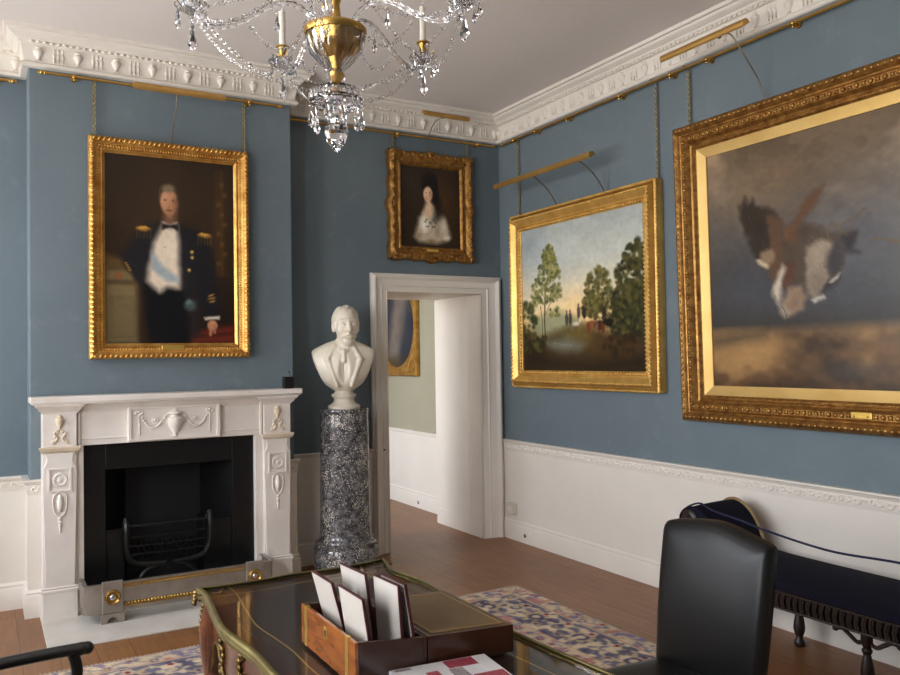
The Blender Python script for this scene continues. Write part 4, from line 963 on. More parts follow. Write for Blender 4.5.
def surface_nets(F, o, h):
    s = F < 0; nx, ny, nz = F.shape; cnt = np.zeros((nx - 1, ny - 1, nz - 1)); acc = np.zeros((nx - 1, ny - 1, nz - 1, 3))
    for ax in range(3):
        for p in (0, 1):
            for q in (0, 1):
                lo = [None] * 3; hi = [None] * 3; oth = [k for k in range(3) if k != ax]; base = [0, 0, 0]; base[oth[0]] = p; base[oth[1]] = q
                def sl(b): return tuple(slice(b[k], b[k] + F.shape[k] - 1) for k in range(3))
                A = F[sl(base)]; b2 = list(base); b2[ax] = 1; B = F[sl(b2)]; cr = (A < 0) != (B < 0)
                t_ = np.where(cr, A / np.where(A == B, 1, A - B), 0)
                for k in range(3): acc[..., k] += np.where(cr, t_ if k == ax else base[k], 0)
                cnt += cr
    act = cnt > 0; idx = -np.ones(act.shape, int); idx[act] = np.arange(act.sum()); I = np.argwhere(act)
    V = (I + acc[act] / cnt[act][:, None]) * h + np.array(o); fs = []
    for ax in range(3):
        u, v = [(1, 2), (2, 0), (0, 1)][ax]
        A = np.take(s, range(F.shape[ax] - 1), ax); B = np.take(s, range(1, F.shape[ax]), ax); E_ = np.argwhere(A != B)
        E_ = E_[(E_[:, u] > 0) & (E_[:, v] > 0) & (E_[:, u] < F.shape[u] - 1) & (E_[:, v] < F.shape[v] - 1)]
        d = np.zeros((4, 3), int); d[1, u] = -1; d[2, u] = -1; d[2, v] = -1; d[3, v] = -1
        Q = np.stack([idx[tuple((E_ + d[k]).T)] for k in range(4)], 1); fl = A[tuple(E_.T)]; Q[~fl] = Q[~fl][:, ::-1]; fs.append(Q)
    return V, np.concatenate(fs)
def bust_field():
    h = .0050; x = np.arange(-.27, .275, h); y = np.arange(-.19, .20, h); z = np.arange(.085, .745, h); X, Y, Z = np.meshgrid(x, y, z, indexing='ij')
    ax = np.abs(X)
    def el(c, r, XX=None): 
        XX = X if XX is None else XX; q = np.sqrt(((XX - c[0]) / r[0]) ** 2 + ((Y - c[1]) / r[1]) ** 2 + ((Z - c[2]) / r[2]) ** 2); return (q - 1) * min(r)
    def cap(a, b, ra, rb=None, XX=None):
        XX = X if XX is None else XX
        rb = ra if rb is None else rb; a = np.array(a); b = np.array(b); d = b - a; L = d @ d
        t_ = np.clip(((XX - a[0]) * d[0] + (Y - a[1]) * d[1] + (Z - a[2]) * d[2]) / L, 0, 1)
        return np.sqrt((XX - a[0] - t_ * d[0]) ** 2 + (Y - a[1] - t_ * d[1]) ** 2 + (Z - a[2] - t_ * d[2]) ** 2) - (ra + (rb - ra) * t_)
    def su(a, b, k): hh = np.clip(.5 + .5 * (b - a) / k, 0, 1); return b * (1 - hh) + a * hh - k * hh * (1 - hh)
    def sd(a, b, k): return -su(-a, b, k)
    X0, ax0, Y0 = X, ax, Y; ca, sa = math.cos(R(9)), math.sin(R(9)); X = (X0 + .020) * ca + Y0 * sa; Y = -(X0 + .020) * sa + Y0 * ca; ax = np.abs(X)
    head = su(el((0, -.012, .612), (.086, .112, .106)), el((0, .026, .552), (.070, .080, .108)), .03)
    head = su(head, el((0, .052, .472), (.045, .046, .040)), .03); head = su(head, el((.046, .066, .552), (.030, .028, .034), ax), .02)
    head = su(head, cap((0, .100, .613), (.050, .088, .611), .013, .012, ax), .014)
    head = sd(head, el((.037, .116, .588), (.024, .024, .016), ax), .012); head = su(head, el((.036, .090, .588), (.018, .016, .012), ax), .006)
    head = su(head, cap((0, .104, .604), (0, .128, .552), .011, .016), .010); head = su(head, el((.015, .116, .548), (.011, .012, .009), ax), .006)
    head = su(head, cap((0, .112, .520), (.052, .088, .502), .013, .007, ax), .007); head = su(head, el((0, .104, .497), (.026, .012, .007)), .006); head = sd(head, el((0, .116, .485), (.03, .010, .005)), .008)
    ear = sd(el((.087, -.008, .575), (.016, .026, .040), ax), el((.102, .0, .576), (.012, .014, .026), ax), .006); head = su(head, ear, .006)
    hair = el((0, -.026, .630), (.094, .112, .100)); hair = np.maximum(hair, (.588 + .42 * Y) - Z); hair = sd(hair, el((0, .125, .575), (.085, .09, .105)), .02)
    hair = hair +   .0034 * np.sin(X * 130 + Z * 60 + np.sin(Y * 70) * 1.5) ; hair = sd(hair, cap((.03, .09, .70), (.03, -.03, .735), .006), .008)
    head = su(head, hair, .008); head = su(head, cap((.084, .022, .60), (.080, .03, .565), .010, .006, ax), .01)
    X, ax, Y = X0, ax0, Y0
    neck = cap((0, -.015, .36), (-.020, -.002, .50), .070, .064)
    # draped coat, cut to a rounded foot
    tor = el((0, -.02, .31), (.225, .112, .17)); tor = su(tor, cap((.05, -.025, .405), (.178, -.03, .365), .050, .050, ax), .05); tor = su(tor, el((0, .02, .26), (.12, .085, .15)), .04)
    wz = np.interp(Z, [.08, .115, .16, .22, .28, .34, .40, .5], [.075, .098, .130, .162, .190, .212, .226, .23]); cut = np.maximum(ax - wz, .118 - Z)
    tor = sd(tor, -cut, .012); tor = sd(tor, el((0, .118, .26), (.040, .030, .17)), .010)          # open coat front
    vest = np.maximum(el((0, .002, .27), (.10, .082, .19)), cut); tor = su(tor, vest, .004)
    lap = np.minimum(cap((.062, .040, .435), (.112, .074, .345), .020, .024, ax), cap((.112, .074, .345), (.050, .098, .16), .022, .012, ax)); lap = np.maximum(lap, cut - .004)
    tor = su(tor, lap, .006); notch = cap((.085, .085, .352), (.150, .085, .372), .005, .004, ax); tor = sd(tor, notch, .006)
    tor = sd(tor, cap((0, .086, .36), (0, .092, .12), .0035), .004)
    b = su(tor, neck, .02); col = np.maximum(cap((.055, -.01, .432), (.020, .072, .402), .020, .016, ax), Z - .452); b = su(b, col, .004)
    b = su(b, cap((0, .082, .405), (0, .092, .335), .014, .017), .004); b = su(b, head, .012)
    return b, (x[0], y[0], z[0]), h
F_, o_, h_ = bust_field(); V_, Q_ = surface_nets(F_, o_, h_)
t = thing('marble_bust', 'white marble bust of a moustached man in a coat, on the dark pedestal', 'bust', (px, py, 1.141), (0, 0, R(-20)), True)
me = bpy.data.meshes.new('body'); me.from_pydata([(-a, -b, c) for a, b, c in V_.tolist()], [], Q_.tolist()); me.materials.append(M['bust']); me.update()
o = bpy.data.objects.new('body', me); C.objects.link(o); o.parent = t; ORI[o.name] = (0, 0, 0)
import bmesh
b_ = bmesh.new(); b_.from_mesh(me); bmesh.ops.recalc_face_normals(b_, faces=b_.faces); b_.to_mesh(me); b_.free()
me.polygons.foreach_set('use_smooth', [True] * len(me.polygons))
sm = o.modifiers.new('soften', 'SMOOTH'); sm.factor = .4; sm.iterations = 1
MB().lathe([(0, 0), (.112, 0), (.114, .012), (.108, .022), (.088, .032), (.074, .048), (.070, .064), (.078, .078), (.086, .086), (.086, .098), (.070, .104), (.060, .124), (0, .124)], (0, 0, 0), 36).build('socle', 'bust', t, smooth=40)

# ------------------------------------------------------------------ rug
def rug_rgb(X, Y, x0, x1, y0, y1):
    r = np.random.default_rng(5); ex = np.minimum(X - x0, x1 - X); ey = np.minimum(Y - y0, y1 - Y); e = np.minimum(ex, ey); s = np.where(ex < ey, Y, X)
    h, w = X.shape; n1 = vnoise(h, w, 22, 71, 4); n2 = vnoise(h, w, 60, 72, 3); n3 = vnoise(h, w, 9, 73, 3)
    cream = np.array((206, 186, 156)) / 255; tan = np.array((186, 164, 132)) / 255; navy = np.array((90, 84, 108)) / 255; slate = np.array((122, 116, 130)) / 255; red = np.array((142, 44, 58)) / 255; pink = np.array((184, 128, 116)) / 255; lil = np.array((132, 122, 146)) / 255
    c = np.tile(cream, (h, w, 1)) * (.92 + .16 * n3[..., None])
    def put(m, col): 
        m = np.clip(m, 0, 1)[..., None]; c[:] = c * (1 - m) + col * m
    def flowers(e0, per, rad, ph, petal, centre, ring=None, k=6):
        u = np.mod(s + ph, per) - per / 2; v = e - e0; q = np.hypot(u, v); a = np.arctan2(v, u); rr = rad * (1 + .28 * np.cos(k * a)) * (.85 + .4 * n1)
        put((rr - q) / .008, petal); put((rad * .62 * (.8 + .4 * n2) - q) / .006, ring if ring is not None else centre); put((rad * .32 - q) / .006, centre)
    wav = lambda e0, amp, per, ph, wd, col: put((wd * (.7 + .7 * n2) - np.abs(e - e0 - amp * np.sin(2 * PI * (s + ph) / per))) / .006, col)
    b1 = e < .13
    # outer guard
    wav(.075, .028, .22, 0, .007, lil); flowers(.10, .22, .024, .03, navy, cream); flowers(.05, .22, .022, .14, pink, red); flowers(.075, .11, .010, .05, slate, cream)
    put((.006 - np.abs(e - .135)) / .004, pink); put((.005 - np.abs(e - .02)) / .004, lil)
    # main border
    m = (e > .145) & (e < .40); c[m] = (slate * .75 + navy * .25)[None] * (.85 + .3 * n1[m][:, None]); keep = c.copy()
    wav(.272, .085, .40, 0, .012, tan); wav(.272, .085, .40, .2, .010, cream)
    flowers(.272, .40, .085, 0, tan, cream, navy, 8); flowers(.272, .40, .070, .2, cream, tan, slate, 6); flowers(.20, .20, .030, .1, cream, red); flowers(.35, .20, .030, .0, tan, red, navy)
    put(((n2 - .55) * 9) * ((e > .145) & (e < .40)), cream); put(((.33 - n2) * 9) * ((e > .145) & (e < .40)), navy)
    # inner guard
    m = (e > .40) & (e < .53); c[m] = cream[None] * (.9 + .15 * n3[m][:, None])
    put((.005 - np.abs(e - .405)) / .004, pink); put((.006 - np.abs(e - .525)) / .004, lil)
    mm = ((e > .41) & (e < .52)).astype(float); k0 = c.copy(); wav(.465, .022, .2, 0, .005, lil); flowers(.465, .20, .026, 0, red, cream); flowers(.465, .20, .024, .1, pink, navy); c[:] = k0 * (1 - mm[..., None]) + c * mm[..., None]
    # field
    f = (e > .53).astype(float); k0 = c.copy()
    for i in range(230):
        cx, cy = r.uniform(x0 + .5, x1 - .5), r.uniform(y0 + .5, y1 - .5); q = np.hypot(X - cx, (Y - cy)); a = np.arctan2(Y - cy, X - cx); t = r.integers(0, 5)
        rad = (.10, .07, .05, .045, .035)[t] * r.uniform(.8, 1.2); pc, cc = ((navy, cream), (slate, tan), (red, cream), (red, pink), (tan, navy))[t]; rr = rad * (1 + .3 * np.cos((5, 6, 5, 4, 6)[t] * a + i)) * (.8 + .5 * n1)
        put((rr - q) / .008, pc); put((rad * .45 - q) / .008, cc)
    put(((n2 - .64) * 8), lil); c[:] = k0 * (1 - f[..., None]) + c * f[..., None]
    gm = (e < .135) | ((e > .40) & (e < .53)); n5 = vnoise(h, w, 75, 75, 3); n6 = vnoise(h, w, 55, 76, 3)
    put(((n5 - .57) * 9) * gm * .8, lil); put(((n6 - .60) * 9) * gm * .75, pink); put(((.36 - n5) * 9) * gm * .8, tan); put(((.35 - n6) * 9) * gm * .75, slate)
    put((e < .012).astype(float), np.array((196, 180, 156)) / 255)
    return c * (.90 + .2 * n2[..., None])
x0, x1, y0, y1 = -.90, 3.0, .95, 4.375; nx, ny = 440, 386
xs = np.linspace(x0, x1, nx); ys = np.linspace(y1, y0, ny); X, Y = np.meshgrid(xs, ys)
zz = np.full(X.shape, .010); zz[0, :] = zz[-1, :] = .001; zz[:, 0] = zz[:, -1] = .001
rug = colour_mesh('persian_rug', ny, nx, np.stack([X.ravel(), Y.ravel(), zz.ravel()], 1), rug_rgb(X, Y, x0, x1, y0, y1).reshape(-1, 3), 'rug', None, (1.05, 2.66, 0))
tag(rug, 'large cream, blue and red oriental rug on the wooden floor under the desk', 'rug')
mb = MB()
for i in range(190):
    x = lerp(x0, x1, (i + .5) / 190); mb.box(x - .004, x + .004, y1 - .002, y1 + .018 + .006 * random.random(), .001, .006)
M['wool'] = mat('undyed_wool', (184, 168, 142), 0.95, spec=0.1)
mb.build('fringe', 'wool', rug, smooth=0, fix=False)

# ------------------------------------------------------------------ writing desk
half = [(.606, 2.722), (.612, 2.66), (.610, 2.60), (.594, 2.47), (.578, 2.32), (.577, 2.24), (.588, 2.13), (.596, 2.03), (.594, 1.90)]
left = [(p.x, p.y) for p in spline([(a, b, 0) for a, b in half], 6)]; mir = [(a, 3.80 - b) for a, b in left[::-1][1:]]; left = left + mir
halr = [(1.278, 2.735), (1.262, 2.67), (1.240, 2.58), (1.256, 2.45), (1.262, 2.38), (1.250, 2.22), (1.238, 2.06), (1.234, 1.90)]
right = [(p.x, p.y) for p in spline([(a, b, 0) for a, b in halr], 6)]; right = right + [(a, 3.80 - b) for a, b in right[::-1][1:]]
farm = [(p.x, p.y) for p in spline([(.606, 2.722, 0), (.66, 2.706, 0), (.80, 2.700, 0), (.93, 2.712, 0), (1.06, 2.700, 0), (1.20, 2.712, 0), (1.278, 2.735, 0)], 6)]
outline = left[::-1] + farm[1:-1] + right + [(a, 3.80 - b) for a, b in farm[::-1][1:-1]]
desk = thing('writing_desk', 'dark inlaid writing desk with serpentine gilt bronze rim', 'desk', (.925, 1.90, .0105))
def inset(poly, d):
    n = len(poly); out = []
    for i in range(n):
        a = Vector(poly[i - 1]); b = Vector(poly[i]); c = Vector(poly[(i + 1) % n]); e1 = (b - a).normalized(); e2 = (c - b).normalized(); t = (e1 + e2).normalized(); nn = Vector((t.y, -t.x)); out.append((b.x + nn.x * d, b.y + nn.y * d))
    return out
cen = Vector((.925, 1.9)); s_ = 1 if (Vector(inset(outline, .01)[10]) - cen).length < (Vector(outline[10]) - cen).length else -1
MB().prism(inset(outline, s_ * .012), lambda a, b, d: (a, b, d), .716, .748).build('desk_top', 'mahogany_dark', desk, smooth=30)
MB().prism(inset(outline, s_ * .055), lambda a, b, d: (a, b, d), .747, .7495).build('leather_panel', 'desk_leather', desk, smooth=0)
MB().tube([(a, b, .737) for a, b in outline], .0075, 8, closed=True, ell=(1.7, 1)).build('gilt_rim', 'ormolu_rim', desk, smooth=50)
A_ = inset(outline, s_ * -.006); B_ = inset(outline, s_ * .006); C_ = inset(outline, s_ * .008); n_ = len(A_)
rows_ = [[(a, b, .742) for a, b in A_], [(a, b, .757) for a, b in inset(outline, s_ * -.005)], [(a, b, .7612) for a, b in outline], [(a, b, .7612) for a, b in B_], [(a, b, .7585) for a, b in C_]]
MB().grid([r + r[:1] for r in rows_]).build('gilt_rim_moulding', 'ormolu_rim', desk, smooth=50)
def ribbon(poly, w, z, nm, m):
    A = inset(poly, s_ * 0); B = inset(poly, s_ * w); n = len(A); mb = MB(); mb.add([(a, b, z) for a, b in A] + [(a, b, z) for a, b in B], [(i, (i + 1) % n, n + (i + 1) % n, n + i) for i in range(n)]); return mb.build(nm, m, desk, smooth=0)
ribbon(inset(outline, s_ * .090), .005, .7500, 'tooled_border', 'tooling')
for sx, sy in ((-1, 1), (1, 1), (-1, -1), (1, -1)):
    cx = .604 if sx < 0 else 1.272; cy = 2.722 if sy > 0 else 1.078; mb = MB()
    for q in range(4): mb.ell((cx + sx * .004 * q * .5, cy + sy * .004 * q * .5, .744 - q * .012), (.014 - q * .002, .014 - q * .002, .010), 8, 5)
    mb.build('corner_mount', 'ormolu', desk, smooth=80)
# shaped apron
def zb(u):                                                       # lower edge along each side, u in 0..1
    v = abs(u - .5) * 2
    return float(np.interp(v, [0, .20, .34, .42, .52, .62, .78, .90, 1.0], [.545, .552, .60, .565, .555, .56, .628, .60, .50]))
def apron(pts, nrm, name):
    n = len(pts); mb = MB(); vs = []
    for i, (a, b) in enumerate(pts):
        u = i / (n - 1)
        for d in (.028, .052):
            for z in (zb(u), .718): vs.append((a + nrm[0] * d, b + nrm[1] * d, z))
    fs = []
    for i in range(n - 1):
        k = i * 4; j = k + 4; fs += [(k, j, j + 1, k + 1), (k + 2, k + 3, j + 3, j + 2), (k, k + 2, j + 2, j), (k + 1, j + 1, j + 3, k + 3)]
    fs += [(0, 1, 3, 2), (4 * n - 4, 4 * n - 2, 4 * n - 1, 4 * n - 3)]
    o = mb.add(vs, fs).build(name, 'kingwood', desk, smooth=40)
    MB().tube([(a + nrm[0] * .024, b + nrm[1] * .024, zb(i / (n - 1))) for i, (a, b) in enumerate(pts)], .006, 6).build('gilt_moulding', 'ormolu', o, smooth=60)
    return o
def trim_ends(P, k): return P[k:-k]
al = apron(trim_ends(left, 6), (1, 0), 'side_apron'); ar = apron(trim_ends(right, 6), (-1, 0), 'side_apron')
apron(trim_ends(farm, 3), (0, -1), 'end_apron'); apron([(a, 3.80 - b) for a, b in trim_ends(farm, 3)], (0, 1), 'end_apron')
def mounts(x, sx, ys, par):
    mb = MB()
    for y in ys:
        for k in range(9):
            z = .70 - k * .018; mb.ell((x + sx * .004, y + .016 * math.sin(k * 1.2), z), (.008, .014 - .0008 * k, .012), 6, 4, Matrix.Rotation(.6 * (-1) ** k, 3, 'X'))
        mb.tube(spline([(x, y - .02, .70), (x - .004, y + .03, .665), (x, y - .012, .62), (x, y + .018, .585)], 5), .006, 6)
    mb.build('ormolu_mount', 'ormolu', par, smooth=70)
mounts(.616, -1, (2.44,), al); mounts(.606, -1, (2.20,), al); mounts(.606, -1, (1.60,), al); mounts(1.236, 1, (2.2,), ar); mounts(1.236, 1, (1.6,), ar)
for sx, sy in ((-1, 1), (1, 1), (-1, -1), (1, -1)):
    cx = .652 if sx < 0 else 1.222; cy = 2.680 if sy > 0 else 1.120; dx, dy = sx * .70, sy * .70
    f = lambda o, z: (cx + dx * o, cy + dy * o, z)
    path = spline([f(0, .718), f(.018, .64), f(.020, .56), f(.002, .42), f(-.012, .28), f(-.010, .14), f(.010, .055), f(.018, .030)], 5); n = len(path)
    lg = MB().tube(path, [float(np.interp(i / (n - 1), [0, .2, .5, .85, .95, 1], [.034, .033, .024, .015, .017, .020])) for i in range(n)], 12).build('leg', 'kingwood', desk, smooth=60)
    mb = MB()
    for k in range(15):
        p = path[min(n - 1, 1 + k)]; mb.ell(p + Vector((dx, dy, 0)) * (.030 - .0009 * k), (.011, .011, .013), 7, 4)
        if k < 9:
            for q in (-1, 1): mb.ell(p + Vector((dx - q * dy * .7, dy + q * dx * .7, 0)) * (.027 - .0008 * k), (.009, .009, .011 - .0005 * k), 6, 4)
    mb.build('knee_mount', 'ormolu', lg, smooth=80); MB().ell(f(.018, .0245), (.028, .028, .0135), 10, 6).build('foot_mount', 'ormolu', lg, smooth=80)
gl = inset(outline, s_ * .009)
tag(MB().prism(gl, lambda a, b, d: (a, b, d), .7508, .7590).build('glass_sheet', 'pane', smooth=0, origin=(.925, 1.9, .7508), bevel=.0015), 'clear reflective glass sheet covering the desk top', 'glass top')

# ------------------------------------------------------------------ writing box, cards, magazine
ZT = .7592
bx = thing('writing_box', 'open brass-bound mahogany writing box with cards standing in it, on the glass desk top', 'writing box', (.93, 1.88, ZT))
x0, x1, y0, y1, z1 = .722, .905, 1.700, 2.052, .860; th = .009
MB().box(x0, x0 + th, y0, y1, ZT, z1).build('front_panel', 'mahogany', bx, smooth=0, bevel=.0015)
MB().box(x1 - th, x1, y0, y1, ZT, .840).build('hinge_panel', 'mahogany_dark', bx, smooth=0, bevel=.0015)
for ya in (y0, y1 - th): MB().hexa([(x0 + th, ya, ZT), (x1 - th, ya, ZT), (x1 - th, ya + th, ZT), (x0 + th, ya + th, ZT)], [(x0 + th, ya, z1 - .001), (x1 - th, ya, .841), (x1 - th, ya + th, .841), (x0 + th, ya + th, z1 - .001)]).build('end_panel', 'mahogany_dark', bx, smooth=0, bevel=.0015)
MB().box(x0 + th, x1 - th, y0 + th, y1 - th, ZT, ZT + .008).build('base', 'mahogany_dark', bx, smooth=0)
MB().box(x0 + .076, x0 + .081, y0 + th, y1 - th, ZT + .008, .828).build('divider', 'mahogany_dark', bx, smooth=0)
for ya in (2.008, 1.738): MB().box(x0 - .0012, x0 + .001, ya, ya + .017, ZT + .001, z1 + .0008).box(x0 - .001, x0 + th, ya, ya + .017, z1 - .001, z1 + .0010).build('brass_strap', 'plate', bx, smooth=0)
es = MB().box(x0 - .0016, x0 + .001, 1.868, 1.889, .818, .846).build('escutcheon', 'plate', bx, smooth=0, bevel=.0008)
MB().lathe([(0, .002), (.0035, .002), (.0035, 0)], (x0 - .0012, 1.8785, .835), 8, Matrix.Rotation(R(-90), 3, 'Y')).box(x0 - .003, x0 - .001, 1.877, 1.880, .823, .834).build('keyhole', 'black_plastic', es, smooth=0)
fx0, fx1 = .908, 1.150
za = lambda x: lerp(.840, .826, (x - fx0) / (fx1 - fx0))
def slab(xa, xb, ya, yb, dz0, dz1, base=None):
    lo = [(xa, ya, za(xa) + dz0 if base is None else base), (xb, ya, za(xb) + dz0 if base is None else base), (xb, yb, za(xb) + dz0 if base is None else base), (xa, yb, za(xa) + dz0 if base is None else base)]
    return MB().hexa(lo, [(xa, ya, za(xa) + dz1), (xb, ya, za(xb) + dz1), (xb, yb, za(xb) + dz1), (xa, yb, za(xa) + dz1)])
lid = slab(fx0, fx1, y0, y1, 0, 0, ZT).build('lid', 'mahogany_dark', bx, smooth=0, bevel=.0015)
slab(fx0 + .014, fx1 - .014, y0 + .014, y1 - .014, -.001, .0012).build('writing_surface', 'skiver', lid, smooth=0)
m = MB()
for e in ((fx0 + .022, fx1 - .022, y0 + .022, y0 + .0245), (fx0 + .022, fx1 - .022, y1 - .0245, y1 - .022), (fx0 + .022, fx0 + .0245, y0 + .022, y1 - .022), (fx1 - .0245, fx1 - .022, y0 + .022, y1 - .022)):
    q = slab(e[0], e[1], e[2], e[3], .001, .0016); m.add(q.v, q.f)
m.build('tooled_border', 'tooling', lid, smooth=0)
MB().box(fx1 - .001, fx1 + .008, 1.925, 1.955, .800, .824).build('lock_tab', 'plate', lid, smooth=0, bevel=.002)
def card(label, xt, zt, xb, zb_, ya, yb_, skew=0.0, th=.007):
    """thin folder: (xt,zt) top edge, (xb,zb) bottom edge, spanning ya..yb in y; skew shifts x along y"""
    a = Vector((xt, 0, zt)); b = Vector((xb, 0, zb_)); up = (a - b); nrm = Vector((up.z, 0, -up.x)).normalized() * th; t = thing('folder_card', label, 'card', ((xt + xb) / 2, (ya + yb_) / 2, zb_), group=None)
    def q(p, y, k): return (p.x + nrm.x * k + skew * (y - ya) / (yb_ - ya), y, p.z + nrm.z * k)
    def slabk(k0, k1, ins):
        u = up.normalized() * ins; A = a - u; B = b + u
        return MB().hexa([q(B, ya + ins, k0), q(B, yb_ - ins, k0), q(A, yb_ - ins, k0), q(A, ya + ins, k0)], [q(B, ya + ins, k1), q(B, yb_ - ins, k1), q(A, yb_ - ins, k1), q(A, ya + ins, k1)])
    slabk(.0, 1.0, 0).build('cover', 'maroon', t, smooth=0, bevel=.0008); slabk(-.06, .0, .0030).build('face', 'card', t, smooth=0)
card('ivory folder card at the far end of the front row in the writing box', .742, .946, .780, .800, 1.890, 2.030)
card('ivory folder card at the near end of the front row in the writing box', .754, .944, .776, .800, 1.731, 1.876)
card('tall ivory card at the far end of the back row in the writing box', .808, .970, .834, .774, 1.836, 1.972, -.010)
card('tall ivory card in the middle of the back row, with the tilted card behind it', .836, .968, .848, .774, 1.711, 1.832, -.008)
card('tall card leaning the other way behind the near end of the back row', .853, .968, .884, .774, 1.711, 1.828, -.006)
def rot2(p, o, a): c, s = math.cos(a), math.sin(a); return (o[0] + p[0] * c - p[1] * s, o[1] + p[0] * s + p[1] * c)
mg = thing('magazine', 'white magazine with red and grey pictures lying on the desk beside the writing box', 'magazine', (.93, 1.60, ZT)); O = (.806, 1.702); A_ = math.atan2(-.026, .241)
def mq(u0, u1, v0, v1, z0, z1_): 
    P = [rot2(p, O, A_) for p in ((u0, -v1), (u1, -v1), (u1, -v0), (u0, -v0))]; return MB().hexa([(a, b, z0) for a, b in P], [(a, b, z1_) for a, b in P])
mq(0, .243, 0, .30, ZT, ZT + .022).build('pages', 'paper', mg, smooth=0, bevel=.001)
zc = ZT + .0222
for u0, u1, v0, v1, c in ((.13, .205, .004, .05, 'ink_red'), (.205, .24, .012, .10, 'paper'), (.125, .16, .055, .12, 'ink_grey'), (.165, .238, .105, .20, 'ink_red'), (.01, .05, .006, .018, 'ink_grey'), (.07, .10, .05, .09, 'ink_red'), (.02, .12, .10, .19, 'ink_grey'), (.02, .2, .21, .28, 'ink_red')):
    mq(u0, u1, v0, v1, zc - .0004, zc + .0002).build('printed_picture' if c != 'paper' else 'printed_strip', c, mg, smooth=0)

# ------------------------------------------------------------------ black leather chair
def rings_body(outline3, layers):
    """outline3(inset)->list of pts in plane; layers [(inset, depth)]; fn maps (a,b,depth)"""
    mb = MB(); rows = []
    for ins, d in layers: rows.append([p for p in outline3(ins, d)])
    n = len(rows[0]); vs = [p for r in rows for p in r]; fs = []
    for k in range(len(rows) - 1):
        for i in range(n): fs.append((k * n + i, k * n + (i + 1) % n, (k + 1) * n + (i + 1) % n, (k + 1) * n + i))
    fs.append(tuple(range(n))[::-1]); fs.append(tuple(range((len(rows) - 1) * n, len(rows) * n))); return mb.add(vs, fs)
def inset2(poly, d):
    n = len(poly); ar = sum(poly[i - 1][0] * poly[i][1] - poly[i][0] * poly[i - 1][1] for i in range(n)); sg = 1 if ar > 0 else -1; out = []
    for i in range(n):
        a = Vector(poly[i - 1]); b = Vector(poly[i]); c = Vector(poly[(i + 1) % n]); e1 = (b - a).normalized(); e2 = (c - b).normalized(); t = (e1 + e2).normalized(); k = 1 / max(.5, t.dot(e1)); out.append((b.x - sg * t.y * d * k, b.y + sg * t.x * d * k))
    return out
ch = thing('leather_chair', 'black leather side chair with humped back, pushed up to the desk on its right', 'chair', (1.82, 1.87, .0105))
hump = [(p.x, p.y) for p in spline([(1.668, .878, 0), (1.676, .898, 0), (1.71, .910, 0), (1.76, .921, 0), (1.82, .934, 0), (1.885, .942, 0), (1.95, .938, 0), (2.01, .930, 0), (2.07, .921, 0), (2.104, .908, 0), (2.112, .886, 0)], 4)]
bo = hump + [(2.112, .75), (2.108, .60), (2.102, .50), (2.098, .42), (1.95, .42), (1.82, .42), (1.680, .42), (1.678, .50), (1.672, .60), (1.668, .75)]
leanx = lambda z: 1.992 + .115 * (z - .42) + .05 * (z - .42) ** 2
def bk(ins, d): return [(leanx(b) + d, a, b) for a, b in [(1.89 + (a - 1.89) * (1 - ins / .22), .68 + (b - .68) * (1 - ins / .26)) for a, b in bo]]
rings_body(bk, [(.045, .066), (.012, .063), (0, .052), (0, .020), (.006, .008), (.018, .0), (.036, -.006), (.07, -.010), (.11, -.012), (.17, -.013)]).build('backrest', 'leather', ch, smooth=60)
so = [(2.03, 1.655), (2.03, 2.085), (1.80, 2.105), (1.565, 2.115), (1.545, 2.10), (1.535, 2.05), (1.530, 1.87), (1.535, 1.69), (1.545, 1.64), (1.565, 1.625), (1.80, 1.635)]
so = so[::-1]
def sk(ins, d): return [(a, b, d) for a, b in (inset2(so, ins) if ins else so)]
rings_body(sk, [(.02, .375), (.004, .380), (0, .392), (0, .440), (.006, .454), (.018, .463), (.05, .470), (.10, .473)]).build('seat', 'leather', ch, smooth=60)
for x, y, k in ((1.565, 1.655, 0), (1.565, 2.085, 0), (2.02, 1.675, .05), (2.02, 2.065, .05)):
    w_ = .02; MB().hexa([(x + k - .013, y - .013, .0105), (x + k + .013, y - .013, .0105), (x + k + .013, y + .013, .0105), (x + k - .013, y + .013, .0105)], [(x - w_, y - w_, .385), (x + w_, y - w_, .385), (x + w_, y + w_, .385), (x - w_, y + w_, .385)]).build('leg', 'ebony', ch, smooth=0, bevel=.002)

# ------------------------------------------------------------------ black armchair (its arm shows at the lower left)
ac = thing('armchair', 'black wooden armchair of which one arm shows at the lower left, beside the desk', 'armchair', (-.05, 2.28, .0105))
def arm(y, s):
    p = spline([(-.33, y, .655), (-.15, y, .672), (.05, y, .682), (.20, y, .686), (.255, y, .684)], 5); n = len(p)
    o = MB().tube(p, [.020] * (n - 3) + [.022, .022, .020], 12, ell=(.8, 1.15)).ell((.258, y, .684), (.019, .024, .018), 12, 8).build('arm', 'black_lacquer', ac, smooth=60)
    MB().tube(spline([(.222, y, .676), (.232, y, .62), (.216, y, .56), (.196, y, .46), (.19, y, .40)], 5), .016, 10).build('arm_support', 'black_lacquer', o, smooth=60)
arm(2.545, 1); arm(2.015, -1)
MB().box(-.30, .20, 2.03, 2.53, .36, .41).build('seat_rail', 'black_lacquer', ac, smooth=0, bevel=.006)
so2 = [(-.28, 2.05), (.185, 2.05), (.185, 2.51), (-.28, 2.51)]
rings_body(lambda i, d: [(a, b, d) for a, b in (inset2(so2, i) if i else so2)], [(.01, .412), (0, .425), (0, .455), (.012, .470), (.05, .480), (.12, .484)]).build('seat', 'leather', ac, smooth=60)
MB().hexa([(-.31, 2.05, .62), (-.28, 2.05, .62), (-.28, 2.51, .62), (-.31, 2.51, .62)], [(-.39, 2.05, .98), (-.36, 2.05, .98), (-.36, 2.51, .98), (-.39, 2.51, .98)]).build('backrest', 'leather', ac, smooth=0, bevel=.012)
